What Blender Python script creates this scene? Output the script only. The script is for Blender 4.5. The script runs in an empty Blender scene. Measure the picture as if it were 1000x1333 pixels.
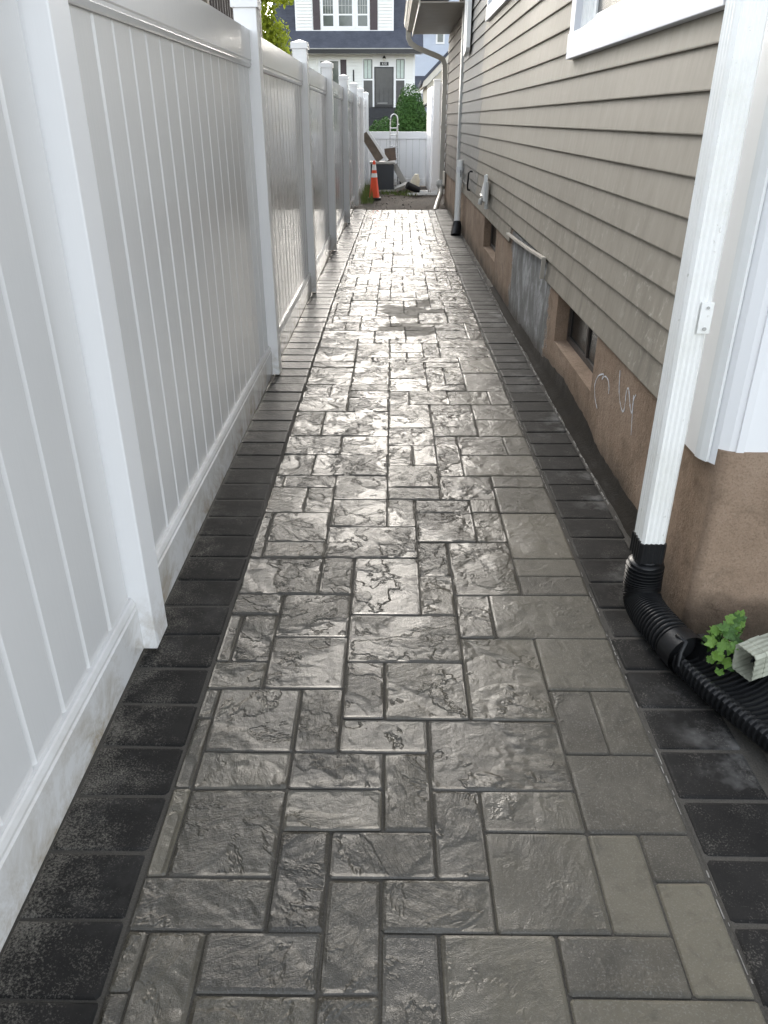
import bpy, bmesh, math, random
from mathutils import Vector, Matrix, Euler
R = math.radians
random.seed(7)
scene = bpy.context.scene
COL = scene.collection

# ------------------------------------------------------------------ camera
CAM_H = 1.40
cd = bpy.data.cameras.new('camera'); cam = bpy.data.objects.new('camera', cd); COL.objects.link(cam)
cd.sensor_fit = 'HORIZONTAL'; cd.sensor_width = 36.0; cd.lens = 36.0 * 0.990
cd.clip_start = 0.03; cd.clip_end = 2000
cam.location = (0, 0, CAM_H)
cam.rotation_euler = (R(90 - 27.32), 0, R(0.617))
scene.camera = cam

# ------------------------------------------------------------------ sky, sun, exposure
SUN_EL, SUN_AZ = 20.0, -8.0        # azimuth clockwise from +Y: veiled sun ahead of the camera, a little to the left
w = bpy.data.worlds.new('World'); scene.world = w; w.use_nodes = True
nt = w.node_tree; nt.nodes.clear()
sky = nt.nodes.new('ShaderNodeTexSky'); sky.sky_type = 'NISHITA'; sky.sun_disc = False
sky.sun_elevation = R(SUN_EL); sky.sun_rotation = R(SUN_AZ)
sky.air_density = 1.0; sky.dust_density = 1.5; sky.ozone_density = 1.0
hs = nt.nodes.new('ShaderNodeHueSaturation'); hs.inputs['Saturation'].default_value = 0.30
bg = nt.nodes.new('ShaderNodeBackground'); bg.inputs['Strength'].default_value = 0.15
wo = nt.nodes.new('ShaderNodeOutputWorld')
nt.links.new(sky.outputs[0], hs.inputs['Color']); nt.links.new(hs.outputs[0], bg.inputs[0]); nt.links.new(bg.outputs[0], wo.inputs[0])
sl = bpy.data.lights.new('sun', 'SUN'); sun = bpy.data.objects.new('sun', sl); COL.objects.link(sun)
sl.energy = 0.50; sl.angle = R(36); sl.color = (1.0, 0.90, 0.74)
sun.rotation_euler = Euler((R(-(90 - SUN_EL)), 0, R(-SUN_AZ)), 'XYZ')
sun.location = (0, 6, 12)
scene.view_settings.view_transform = 'Standard'; scene.view_settings.look = 'None'
scene.view_settings.exposure = 2.2; scene.view_settings.gamma = 1.0
scene.view_settings.use_curve_mapping = False
scene.render.engine = 'CYCLES'
scene.cycles.max_bounces = 7; scene.cycles.diffuse_bounces = 4; scene.cycles.glossy_bounces = 3; scene.cycles.transmission_bounces = 2

# ------------------------------------------------------------------ material helpers
class NT:
    def __init__(s, name):
        s.m = bpy.data.materials.new(name); s.m.use_nodes = True
        s.t = s.m.node_tree; s.b = s.t.nodes['Principled BSDF']
    def n(s, typ, **kw):
        nd = s.t.nodes.new('ShaderNode' + typ)
        for k, v in kw.items():
            if k.startswith('i_'):
                nd.inputs[k[2:].replace('_', ' ')].default_value = v
            else: setattr(nd, k, v)
        return nd
    def l(s, a, b): s.t.links.new(a, b)
    def coord(s, kind='Object', rand=False, scale=None):
        tc = s.n('TexCoord'); v = tc.outputs[kind]
        if rand:
            oi = s.n('ObjectInfo'); mu = s.n('VectorMath', operation='SCALE')
            cx = s.n('CombineXYZ'); s.l(oi.outputs['Random'], cx.inputs[0]); s.l(oi.outputs['Random'], cx.inputs[1])
            m2 = s.n('Math', operation='MULTIPLY'); s.l(oi.outputs['Random'], m2.inputs[0]); m2.inputs[1].default_value = 3.7
            s.l(m2.outputs[0], cx.inputs[2])
            s.l(cx.outputs[0], mu.inputs[0]); mu.inputs['Scale'].default_value = 57.0
            ad = s.n('VectorMath', operation='ADD'); s.l(v, ad.inputs[0]); s.l(mu.outputs[0], ad.inputs[1]); v = ad.outputs[0]
        if scale:
            mp = s.n('VectorMath', operation='MULTIPLY'); s.l(v, mp.inputs[0]); mp.inputs[1].default_value = scale; v = mp.outputs[0]
        return v
    def noise(s, vec, scale, detail=3, rough=.5, dist=0.0):
        nd = s.n('TexNoise'); s.l(vec, nd.inputs['Vector'])
        nd.inputs['Scale'].default_value = scale; nd.inputs['Detail'].default_value = detail
        nd.inputs['Roughness'].default_value = rough; nd.inputs['Distortion'].default_value = dist
        return nd.outputs[0]
    def ramp(s, fac, stops, interp='LINEAR'):
        r = s.n('ValToRGB'); r.color_ramp.interpolation = interp
        e = r.color_ramp.elements
        while len(e) < len(stops): e.new(0.5)
        for k, (p, c) in enumerate(stops):
            e[k].position = p
            e[k].color = c if len(c) == 4 else (c[0], c[1], c[2], 1)
        s.l(fac, r.inputs[0]); return r.outputs[0]
    def val(s, fac, a, b, p0=0.3, p1=0.7):
        mr = s.n('MapRange'); mr.inputs['From Min'].default_value = p0; mr.inputs['From Max'].default_value = p1
        mr.inputs['To Min'].default_value = a; mr.inputs['To Max'].default_value = b
        s.l(fac, mr.inputs['Value']); return mr.outputs[0]
    def mix(s, fac, a, b):
        m = s.n('Mix', data_type='RGBA')
        if hasattr(fac, 'links'): s.l(fac, m.inputs[0])
        else: m.inputs[0].default_value = fac
        for v, i in ((a, 6), (b, 7)):
            if hasattr(v, 'links'): s.l(v, m.inputs[i])
            else: m.inputs[i].default_value = (*v, 1)
        return m.outputs[2]
    def math(s, op, a, b=0.0, c=None):
        m = s.n('Math', operation=op)
        for v, i in ((a, 0), (b, 1), (c, 2)):
            if v is None: continue
            if hasattr(v, 'links'): s.l(v, m.inputs[i])
            else: m.inputs[i].default_value = v
        return m.outputs[0]
    def bump(s, h, dist=.005, strength=1.0, prev=None):
        b = s.n('Bump'); b.inputs['Distance'].default_value = dist
        if hasattr(strength, 'links'): s.l(strength, b.inputs['Strength'])
        else: b.inputs['Strength'].default_value = strength
        s.l(h, b.inputs['Height'])
        if prev: s.l(prev, b.inputs['Normal'])
        return b.outputs[0]
    def set(s, col=None, rough=None, nrm=None, **kw):
        for v, k in ((col, 'Base Color'), (rough, 'Roughness'), (nrm, 'Normal')):
            if v is None: continue
            if hasattr(v, 'links'): s.l(v, s.b.inputs[k])
            else: s.b.inputs[k].default_value = (*v, 1) if k == 'Base Color' else v
        for k, v in kw.items():
            inp = s.b.inputs[k.replace('_', ' ')]
            if hasattr(v, 'links'): s.l(v, inp)
            else: inp.default_value = v
        return s.m

M = {}
def simple(key, col, rough=.5, var=.15, scale=8.0, bumpd=0.0, bscale=60., **kw):
    a = NT(key); v = a.coord('Object')
    n = a.noise(v, scale, 4, .6)
    c0 = tuple(max(0, x * (1 - var)) for x in col); c1 = tuple(min(1, x * (1 + var)) for x in col)
    c = a.ramp(n, [(.3, c0), (.7, c1)])
    nrm = None
    if bumpd: nrm = a.bump(a.noise(v, bscale, 3, .6), bumpd)
    M[key] = a.set(c, a.val(n, max(.02, rough * .8), min(1, rough * 1.2)), nrm, **kw)
    return M[key]

# --- riven paving stone, wet
def mk_paver():
    a = NT('riven_paving_stone')
    v = a.coord('Object', rand=True)
    flat = a.n('Attribute', attribute_type='OBJECT', attribute_name='wet').outputs['Fac']
    geo = a.n('NewGeometry'); sx = a.n('SeparateXYZ'); a.l(geo.outputs['Position'], sx.inputs[0])
    e1 = a.math('MULTIPLY_ADD', sx.outputs[1], .20, .10)
    e2 = a.math('MULTIPLY_ADD', a.math('MAXIMUM', a.math('SUBTRACT', sx.outputs[1], 3.4), 0.0), .16, .40)
    ed = a.math('MINIMUM', e1, e2)
    wv = a.math('ADD', a.math('SUBTRACT', ed, sx.outputs[0]), a.math('MULTIPLY', a.math('SUBTRACT', a.noise(geo.outputs['Position'], 3.5, 5, .65), .5), .9))
    wet = a.val(wv, .12, 1.0, -.14, .16)
    tone = a.n('Attribute', attribute_type='OBJECT', attribute_name='tone').outputs['Fac']
    # broken slate: a few sharp-edged plateaus, rough split zones between them
    n1 = a.noise(v, 5.2, 5, .60, .35)
    t = a.math('MULTIPLY', n1, 5.0)
    fl = a.math('FLOOR', t); fr = a.math('FRACT', t)
    st = a.n('MapRange', interpolation_type='SMOOTHSTEP'); a.l(fr, st.inputs[0]); st.inputs[1].default_value = .80; st.inputs[2].default_value = 1.0
    ter = a.math('DIVIDE', a.math('ADD', fl, st.outputs[0]), 5.0)
    vr = a.n('VectorRotate', rotation_type='Z_AXIS'); a.l(v, vr.inputs['Vector'])
    oi2 = a.n('ObjectInfo'); a.l(a.math('MULTIPLY', oi2.outputs['Random'], 40.0), vr.inputs['Angle'])
    vs = a.n('VectorMath', operation='MULTIPLY'); a.l(vr.outputs[0], vs.inputs[0]); vs.inputs[1].default_value = (12, 34, 12)
    n2 = a.noise(vs.outputs[0], 1.0, 6, .62, .4)
    n3 = a.noise(v, 60, 5, .65)
    n5 = a.noise(v, 4.2, 3, .55, .5)
    zone = a.val(n5, .0, 1.0, .44, .56)
    h = a.math('ADD', a.math('MULTIPLY', ter, 1.9), a.math('MULTIPLY', n2, a.math('MULTIPLY_ADD', zone, .75, .06)))
    h = a.math('ADD', h, a.math('MULTIPLY', n3, a.math('MULTIPLY_ADD', zone, .16, .03)))
    rim = a.n('Attribute', attribute_type='GEOMETRY', attribute_name='rim').outputs['Fac']
    und = a.noise(v, 17, 4, .55, .3)
    h = a.math('ADD', h, a.math('MULTIPLY', und, .40))
    h = a.math('MULTIPLY', a.math('SUBTRACT', h, 1.32), a.math('SUBTRACT', 1.0, rim))
    relief = a.math('MULTIPLY_ADD', flat, .40, .15)
    nrm = a.bump(h, .030, relief)
    grit = a.noise(v, 420, 2, .6)
    nrm = a.bump(grit, .0016, .6, nrm)
    # colour
    n4 = a.noise(v, 4.5, 5, .65)
    c = a.ramp(n4, [(.25, (.036, .0325, .0258)), (.5, (.060, .0545, .0435)), (.75, (.090, .082, .066))])
    c = a.mix(tone, c, (.175, .158, .116))
    sp = a.noise(v, 260, 2, .5)
    c = a.mix(a.val(sp, 0, .5, .55, .70), c, (.17, .162, .145))
    mot = a.noise(v, 19, 4, .7, .5)
    c = a.mix(a.val(mot, 0, .45, .5, .72), c, (.026, .024, .020))
    dk = a.val(wet, .0, .30, .1, .9)
    c = a.mix(dk, c, (.020, .019, .0165))
    # roughness: water film against drier stone, with one dried-off patch along the path
    wn = a.noise(geo.outputs['Position'], 2.6, 3, .6)
    px = a.math('DIVIDE', a.math('SUBTRACT', sx.outputs[0], .15), .24)
    py = a.math('DIVIDE', a.math('SUBTRACT', sx.outputs[1], 6.15), .62)
    d = a.math('SQRT', a.math('ADD', a.math('MULTIPLY', px, px), a.math('MULTIPLY', py, py)))
    d = a.math('ADD', d, a.val(wn, -1.1, 1.1, .2, .8))
    d = a.math('ADD', d, a.val(a.n('ObjectInfo').outputs['Random'], -.45, .45, 0, 1))
    dry = a.val(d, 1.0, 0.0, .72, 1.02)
    film = a.noise(v, 6.0, 4, .6)
    rw = a.val(film, .10, .28, .3, .7)
    rough = a.n('Mix', data_type='FLOAT'); a.l(wet, rough.inputs[0]); rough.inputs[2].default_value = .60; a.l(rw, rough.inputs[3])
    r2 = a.n('Mix', data_type='FLOAT'); a.l(dry, r2.inputs[0]); a.l(rough.outputs[0], r2.inputs[2]); r2.inputs[3].default_value = .55
    spec = a.math('MULTIPLY', a.val(dry, 1.0, .25, 0, 1), a.math('MULTIPLY_ADD', wet, .25, .25))
    M['paver'] = a.set(c, r2.outputs[0], nrm, Specular_IOR_Level=spec)
mk_paver()

def mk_border():
    a = NT('black_border_paver')
    v = a.coord('Object', rand=True)
    wet = a.n('Attribute', attribute_type='OBJECT', attribute_name='wet').outputs['Fac']
    n1 = a.noise(v, 14, 5, .6, .5); n2 = a.noise(v, 300, 2, .6)
    h = a.math('ADD', n1, a.math('MULTIPLY', n2, .12))
    nrm = a.bump(h, .012, a.math('MULTIPLY_ADD', wet, .5, .15))
    c = a.ramp(a.noise(v, 8, 5, .65), [(.3, (.0075, .0075, .0074)), (.7, (.0165, .016, .0155))])
    # sand left on the stones close to the fence: speckles where the sand noise is thick
    geo = a.n('NewGeometry'); sx = a.n('SeparateXYZ'); a.l(geo.outputs['Position'], sx.inputs[0])
    near = a.n('MapRange'); a.l(sx.outputs[0], near.inputs[0]); near.inputs[1].default_value = -.56; near.inputs[2].default_value = -.72
    near.inputs[3].default_value = 0; near.inputs[4].default_value = 1
    fy = a.n('MapRange'); a.l(sx.outputs[1], fy.inputs[0]); fy.inputs[1].default_value = 2.6; fy.inputs[2].default_value = 1.4
    fy.inputs[3].default_value = .25; fy.inputs[4].default_value = 1
    big = a.noise(geo.outputs['Position'], 11, 4, .65)
    fine = a.noise(geo.outputs['Position'], 230, 4, .75)
    amt = a.math('ADD', a.math('MULTIPLY', a.math('MULTIPLY', near.outputs[0], fy.outputs[0]), .17), a.math('MULTIPLY', a.math('SUBTRACT', big, .5), .55))
    sp = a.val(a.math('ADD', fine, amt), 0, .75, .58, .80)
    c = a.mix(sp, c, (.17, .16, .14))
    # pale bloom along a few edges
    bl = a.noise(geo.outputs['Position'], 3.3, 5, .7)
    wl = a.val(sx.outputs[0], 0, 1, .72, .86)
    c = a.mix(a.math('MULTIPLY', a.val(bl, 0, .8, .52, .74), a.math('MULTIPLY_ADD', wl, .85, .15)), c, (.22, .22, .215))
    rw = a.n('Mix', data_type='FLOAT'); a.l(wet, rw.inputs[0]); rw.inputs[2].default_value = .70; rw.inputs[3].default_value = .22
    M['border'] = a.set(c, rw.outputs[0], nrm, Specular_IOR_Level=a.math('MULTIPLY_ADD', wet, .36, .12))
mk_border()

def mk_sand(key, c0, c1, scale=60, bumpd=.006, rough=.9):
    a = NT(key); v = a.coord('Object')
    n = a.noise(v, scale, 4, .7); g = a.noise(v, 2.2, 5, .65)
    c = a.ramp(a.math('MULTIPLY_ADD', n, .5, a.math('MULTIPLY', g, .5)), [(.3, c0), (.7, c1)])
    M[key] = a.set(c, rough, a.bump(a.math('ADD', n, g), bumpd))
mk_sand('joint_sand', (.018, .0165, .014), (.075, .07, .06), 180, .004, .9)
mk_sand('sand_and_glint', (.09, .086, .078), (.28, .27, .255), 90, .004, .6)  # sand at the wall, painted glint along the border edge
mk_sand('dirt', (.05, .039, .029), (.125, .10, .075), 22, .03, .95)
mk_sand('gravel_grit', (.04, .036, .03), (.15, .135, .115), 120, .01, .9)

# --- white vinyl
def mk_vinyl(key, col, rough, dirt=0.0, grain=True):
    a = NT(key); v = a.coord('Object'); 
    geo = a.n('NewGeometry'); P = geo.outputs['Position']
    vs = a.n('VectorMath', operation='MULTIPLY'); a.l(P, vs.inputs[0]); vs.inputs[1].default_value = (60, 60, 1.6)
    g = a.noise(vs.outputs[0], 2.2, 3, .6)
    w_ = a.noise(P, 1.3, 4, .6)
    c = a.mix(a.val(w_, 0, .5, .35, .75), col, tuple(x * .93 for x in col))
    if dirt:
        sx = a.n('SeparateXYZ'); a.l(P, sx.inputs[0])
        dz = a.n('MapRange'); a.l(sx.outputs[2], dz.inputs[0]); dz.inputs[1].default_value = .22; dz.inputs[2].default_value = .0
        dn = a.noise(P, 6, 6, .75, .6)
        amt = a.math('MULTIPLY', dz.outputs[0], a.val(dn, 0, 1, .42, .66))
        c = a.mix(a.math('MULTIPLY', amt, dirt), c, (.30, .24, .15))
    nrm = a.bump(g, .0006, .5 if grain else .15)
    nrm = a.bump(w_, .02, .12, nrm)
    M[key] = a.set(c, a.val(w_, rough * .8, rough * 1.25), nrm)
mk_vinyl('vinyl', (.69, .69, .685), .13, 1.0)  # left fence boards and rails: shade between the walls darkened into the white
mk_vinyl('vinyl_lit', (.82, .825, .83), .30, 1.0)  # same white vinyl, brighter light on posts and back fences put into the colour
mk_vinyl('white_metal', (.78, .79, .80), .32, 0, False)

def mk_downspout():
    a = NT('weathered_white_aluminium'); v = a.coord('Object')
    n = a.noise(v, 6, 5, .7); f = a.noise(v, 70, 4, .7); st = a.noise(a.coord('Object', scale=(40, 40, 3)), 1, 4, .7)
    c = a.mix(a.val(n, 0, .6, .45, .75), (.84, .845, .82), (.70, .70, .64))
    c = a.mix(a.math('MULTIPLY', a.val(f, 0, .9, .6, .75), a.val(st, 0, 1, .5, .65)), c, (.30, .28, .22))
    M['downspout'] = a.set(c, a.val(n, .32, .55), a.bump(n, .004, .3))
mk_downspout()
mk_vinyl('casing', (.56, .575, .61), .5, 0, False)

def mk_siding(key, c0, c1, worn=1.0):
    a = NT(key); geo = a.n('NewGeometry'); P = geo.outputs['Position']
    big = a.noise(P, .9, 4, .6)
    vs = a.n('VectorMath', operation='MULTIPLY'); a.l(P, vs.inputs[0]); vs.inputs[1].default_value = (20, 14, 2.0)
    streak = a.noise(vs.outputs[0], 1.6, 4, .65)
    c = a.ramp(a.math('MULTIPLY_ADD', streak, .45, a.math('MULTIPLY', big, .55)), [(.35, c0), (.65, c1)])
    # chalky scuffs in patches
    sz = a.n('SeparateXYZ'); a.l(P, sz.inputs[0]); lowz = sz.outputs[2]
    sc = a.noise(P, 22, 5, .7, .6); reg = a.noise(P, 1.1, 3, .6)
    c = a.mix(a.math('MULTIPLY', a.val(sc, 0, .7 * worn, .55, .64), a.math('MULTIPLY', a.val(reg, 0, 1, .42, .58), a.val(lowz, 1, .12, .75, 1.25))), c, (.44, .42, .36))
    gr = a.noise(vs.outputs[0], 9, 3, .6)
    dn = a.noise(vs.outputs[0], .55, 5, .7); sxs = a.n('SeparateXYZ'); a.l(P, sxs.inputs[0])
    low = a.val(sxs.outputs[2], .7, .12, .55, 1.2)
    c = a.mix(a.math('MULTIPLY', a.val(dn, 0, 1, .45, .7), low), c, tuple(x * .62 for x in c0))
    oi = a.n('ObjectInfo')
    c2 = a.mix(a.math('MULTIPLY', oi.outputs['Random'], .22), c, tuple(x * .72 for x in c0))
    nrm = a.bump(gr, .0008, .5)
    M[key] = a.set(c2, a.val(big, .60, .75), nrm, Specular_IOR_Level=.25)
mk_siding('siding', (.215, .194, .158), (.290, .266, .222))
mk_siding('siding_far', (.160, .154, .140), (.240, .233, .217), 1.2)
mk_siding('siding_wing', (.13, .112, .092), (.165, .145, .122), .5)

def mk_stucco():
    a = NT('brown_stucco_foundation'); geo = a.n('NewGeometry'); P = geo.outputs['Position']
    sx = a.n('SeparateXYZ'); a.l(P, sx.inputs[0])
    n = a.noise(P, 2.1, 5, .65); f = a.noise(P, 160, 3, .7); g = a.noise(P, 30, 4, .7)
    c = a.ramp(n, [(.3, (.195, .137, .095)), (.5, (.275, .200, .144)), (.7, (.345, .265, .200))])
    c = a.mix(a.val(a.noise(P, 5.5, 6, .72, .8), 0, .5, .5, .68), c, (.095, .068, .046))
    c = a.mix(a.val(f, 0, .5, .5, .68), c, (.11, .08, .057))
    c = a.mix(a.val(f, .45, 0, .32, .44), c, (.27, .22, .175))
    # bare grey block where the render fell off (y 4.7 to 6.4)
    yy = a.math('DIVIDE', a.math('ABSOLUTE', a.math('SUBTRACT', sx.outputs[1], 5.5)), .86)
    e = a.math('ADD', yy, a.math('MULTIPLY', a.math('SUBTRACT', a.noise(P, 5, 5, .7), .5), .7))
    gm = a.val(e, 1, 0, .93, .99)
    gr = a.ramp(a.noise(a.coord('Object', scale=(3, 4, 2.2)), 1.5, 7, .7, .6), [(.25, (.09, .09, .083)), (.5, (.19, .193, .19)), (.72, (.46, .47, .48))])
    c = a.mix(gm, c, gr)
    # damp foot of the wall
    hz = a.math('ADD', sx.outputs[2], a.math('MULTIPLY', a.math('SUBTRACT', a.noise(P, 4.0, 5, .7), .5), .30))
    dm = a.val(hz, .8, 0, .02, .16)
    c = a.mix(dm, c, (.055, .045, .034))
    h = a.math('ADD', a.math('MULTIPLY', f, .25), g)
    h = a.math('ADD', h, a.math('MULTIPLY', gm, -.8))
    M['stucco'] = a.set(c, .9, a.bump(h, .008, .7), Specular_IOR_Level=.2)
mk_stucco()
simple('tar', (.016, .014, .0115), .95, .4, 9, .003, 60, Specular_IOR_Level=.1)
simple('black_plastic', (.009, .0095, .0105), .42, .2, 12, .0006, 60, Specular_IOR_Level=.35)
simple('dark_glass', (.010, .012, .013), .22, .3, 3, Specular_IOR_Level=.2)
simple('house_glass', (.10, .115, .11), .07, .3, 1.2)
simple('curtain', (.52, .60, .56), .8, .1, 9)
simple('screen_glass', (.05, .052, .055), .2, .3, 2)
simple('frame_white', (.74, .75, .74), .4, .05, 4)
simple('grey_metal', (.40, .40, .38), .42, .12, 5)
simple('beige_metal', (.40, .375, .325), .40, .08, 5)
simple('soffit', (.33, .30, .255), .5, .06, 3)
simple('street_white', (.80, .81, .78), .5, .03, 2)
simple('trim_white', (.82, .83, .83), .45, .03, 2)
simple('shutter', (.055, .040, .043), .55, .2, 5)
simple('black_trim', (.012, .012, .014), .4, .2, 4)
simple('blue_siding', (.48, .54, .64), .5, .04, 2)
simple('cream', (.58, .54, .44), .6, .06, 2)
simple('orange', (.85, .085, .022), .45, .08, 14)
simple('reflective_white', (.80, .80, .77), .35, .12, 20)
simple('charcoal', (.045, .052, .062), .45, .1, 6)
simple('aluminium', (.62, .62, .60), .28, .1, 20, Metallic=.9)
simple('weathered_wood', (.16, .13, .10), .75, .3, 10, .004, 40)
simple('rust_panel', (.10, .07, .05), .7, .4, 6, .004, 30)
simple('grey_board', (.42, .41, .38), .6, .2, 6)
simple('cream_bag', (.70, .65, .52), .7, .12, 9)
simple('brick_dark', (.03, .032, .036), .7, .4, 10)
simple('chalk', (.62, .64, .68), .9, .2, 60)
simple('dark_wood', (.055, .045, .038), .7, .3, 9, .003, 40)
simple('rail_wood', (.26, .225, .17), .65, .2, 9, .003, 40)
simple('bark', (.10, .08, .06), .85, .3, 12, .01, 30)
simple('lamp_glass', (.8, .78, .7), .2, .05, 5)
simple('cream_plaster', (.62, .58, .50), .6, .1, 6)

def mk_shingle():
    a = NT('dark_blue_grey_shingles'); v = a.coord('Object')
    n = a.noise(v, 2.0, 4, .6); f = a.noise(a.coord('Object', scale=(4, 4, 30)), 1.5, 4, .7)
    c = a.ramp(a.math('MULTIPLY_ADD', f, .5, a.math('MULTIPLY', n, .5)), [(.32, (.036, .041, .058)), (.68, (.085, .094, .122))])
    M['shingle'] = a.set(c, .8, a.bump(f, .02, .6))
mk_shingle()
def mk_leaf(key, c0, c1, trans=.25, vary=False):
    a = NT(key); v = a.coord('Object'); n = a.noise(v, 3.0, 3, .6); n2 = a.noise(v, 40, 2, .6)
    c = a.ramp(a.math('MULTIPLY_ADD', n, .5, a.math('MULTIPLY', n2, .5)), [(.3, c0), (.7, c1)])
    if vary:
        oi = a.n('ObjectInfo'); c = a.mix(a.val(oi.outputs['Random'], 0, .75, 0, 1), c, (.17, .30, .045)); c = a.mix(a.val(oi.outputs['Random'], .7, 0, .0, .35), c, (.022, .068, .011))
    M[key] = a.set(c, .38 if vary else .6, a.bump(a.noise(v, 130, 3, .6), .004, .8) if vary else None, Specular_IOR_Level=.5 if vary else .25)
    # thin leaves let light through
    tr = a.n('BsdfTranslucent'); a.l(c, tr.inputs[0]); mx = a.n('MixShader'); mx.inputs[0].default_value = trans
    out = [x for x in a.t.nodes if x.type == 'OUTPUT_MATERIAL'][0]
    a.l(a.b.outputs[0], mx.inputs[1]); a.l(tr.outputs[0], mx.inputs[2]); a.l(mx.outputs[0], out.inputs[0])
mk_leaf('leaf_dark', (.022, .066, .014), (.082, .175, .038), .06)
mk_leaf('leaf_lime', (.16, .22, .018), (.42, .46, .05), .4)
mk_leaf('leaf_plant', (.045, .13, .018), (.13, .27, .045), .2, True)
mk_leaf('grass_blade', (.06, .10, .025), (.17, .21, .06), .3)

# ------------------------------------------------------------------ mesh helpers
class MB:
    def __init__(s): s.v = []; s.f = []
    def quad(s, *p):
        b = len(s.v); s.v += [tuple(q) for q in p]; s.f.append(tuple(range(b, b + len(p))))
    def box(s, x0, y0, z0, x1, y1, z1):
        b = len(s.v)
        s.v += [(x0,y0,z0),(x1,y0,z0),(x1,y1,z0),(x0,y1,z0),(x0,y0,z1),(x1,y0,z1),(x1,y1,z1),(x0,y1,z1)]
        s.f += [tuple(b+i for i in q) for q in ((3,2,1,0),(4,5,6,7),(0,1,5,4),(1,2,6,5),(2,3,7,6),(3,0,4,7))]
        return s
    def prism(s, prof, axis, a0, a1):
        """extrude a closed 2-D profile along axis ('x','y','z') from a0 to a1"""
        def pt(p, a): return {'x': (a, p[0], p[1]), 'y': (p[0], a, p[1]), 'z': (p[0], p[1], a)}[axis]
        b = len(s.v); n = len(prof)
        s.v += [pt(p, a0) for p in prof] + [pt(p, a1) for p in prof]
        for i in range(n):
            j = (i + 1) % n; s.f.append((b+i, b+j, b+n+j, b+n+i))
        s.f.append(tuple(b + i for i in reversed(range(n)))); s.f.append(tuple(b + n + i for i in range(n)))
        return s
    def tube(s, pts, rad, seg=10, cap=True, shape=None):
        """rings along a polyline; rad a number or a list; shape a list of (a,b) offsets instead of a circle"""
        pts = [Vector(p) for p in pts]; n = len(pts)
        prof = shape or [(math.cos(2*math.pi*k/seg), math.sin(2*math.pi*k/seg)) for k in range(seg)]
        m = len(prof); b = len(s.v); up0 = None
        for i, p in enumerate(pts):
            t = (pts[min(i+1, n-1)] - pts[max(i-1, 0)]).normalized()
            if up0 is None:
                up0 = Vector((0, 0, 1)) if abs(t.z) < .9 else Vector((0, 1, 0))
            side = t.cross(up0).normalized(); up = side.cross(t).normalized(); up0 = up
            r = rad[i] if isinstance(rad, (list, tuple)) else rad
            s.v += [tuple(p + side * (a * r) + up * (c * r)) for a, c in prof]
        for i in range(n - 1):
            for k in range(m):
                j = (k + 1) % m
                s.f.append((b+i*m+k, b+i*m+j, b+(i+1)*m+j, b+(i+1)*m+k))
        if cap:
            s.f.append(tuple(b + k for k in reversed(range(m)))); s.f.append(tuple(b+(n-1)*m+k for k in range(m)))
        return s
    def build(s, name, mat, parent=None, smooth=False, bevel=0.0):
        me = bpy.data.meshes.new(name); me.from_pydata(s.v, [], s.f)
        bm = bmesh.new(); bm.from_mesh(me)
        bmesh.ops.recalc_face_normals(bm, faces=bm.faces)
        if bevel:
            es = [e for e in bm.edges if e.is_manifold and e.calc_face_angle(0) > .5]
            bmesh.ops.bevel(bm, geom=es, offset=bevel, segments=2, profile=.6, affect='EDGES', clamp_overlap=True)
        bm.to_mesh(me); bm.free()
        if smooth:
            for p in me.polygons: p.use_smooth = True
            if smooth == 'auto':
                me.set_sharp_from_angle(angle=R(40))
        me.materials.append(M[mat] if isinstance(mat, str) else mat)
        o = bpy.data.objects.new(name, me); COL.objects.link(o)
        if parent is not None: attach(o, parent)
        return o

def world_loc(o):
    l = Vector(o.location)
    p = o.parent
    while p is not None: l = l + Vector(p.location); p = p.parent
    return l
def attach(o, parent):
    """parent without moving: nothing in the scene uses rotated or scaled parents"""
    o.location = Vector(o.location) - world_loc(parent); o.parent = parent
def tag(o, label, cat, group=None):
    o['label'] = label; o['category'] = cat
    if group: o['group'] = group
    return o
def thing(name, loc, label, cat, group=None):
    o = bpy.data.objects.new(name, None); COL.objects.link(o); o.location = loc
    o.empty_display_size = .2
    return tag(o, label, cat, group)
def structure(o): o['kind'] = 'structure'; return o
def box(name, mat, parent, *b, bevel=0.0):
    return MB().box(*b).build(name, mat, parent, bevel=bevel)
def bend(y):          # the whole strip drifts a little to the right beyond 7 m
    return 0.0 if y < 7 else .06 * (y - 7) / 7

# ================================================================== GROUND AND PATH
g = MB(); g.quad((-400, -400, -.075), (400, -400, -.075), (400, 400, -.075), (-400, 400, -.075))
structure(g.build('ground', 'dirt'))

XL, XR = -.510, .660
XLINES = [XL] + [-.467 + .1127 * k for k in range(11)]
Y0, MY, NROW = .108, .118, 119
PATH_END = Y0 + MY * NROW
pb = MB(); N = 24
ys = [.15 + (PATH_END - .15) * k / N for k in range(N + 1)]
for k in range(N):
    a, b = ys[k], ys[k+1]
    pb.quad((-.745 + bend(a), a, -.004), (.93 + bend(a), a, -.004), (.93 + bend(b), b, -.004), (-.745 + bend(b), b, -.004))
pb.quad((-.745, .15, -.07), (.93, .15, -.07), (.93, .15, -.004), (-.745, .15, -.004))
path = structure(pb.build('path', 'joint_sand'))

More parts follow.
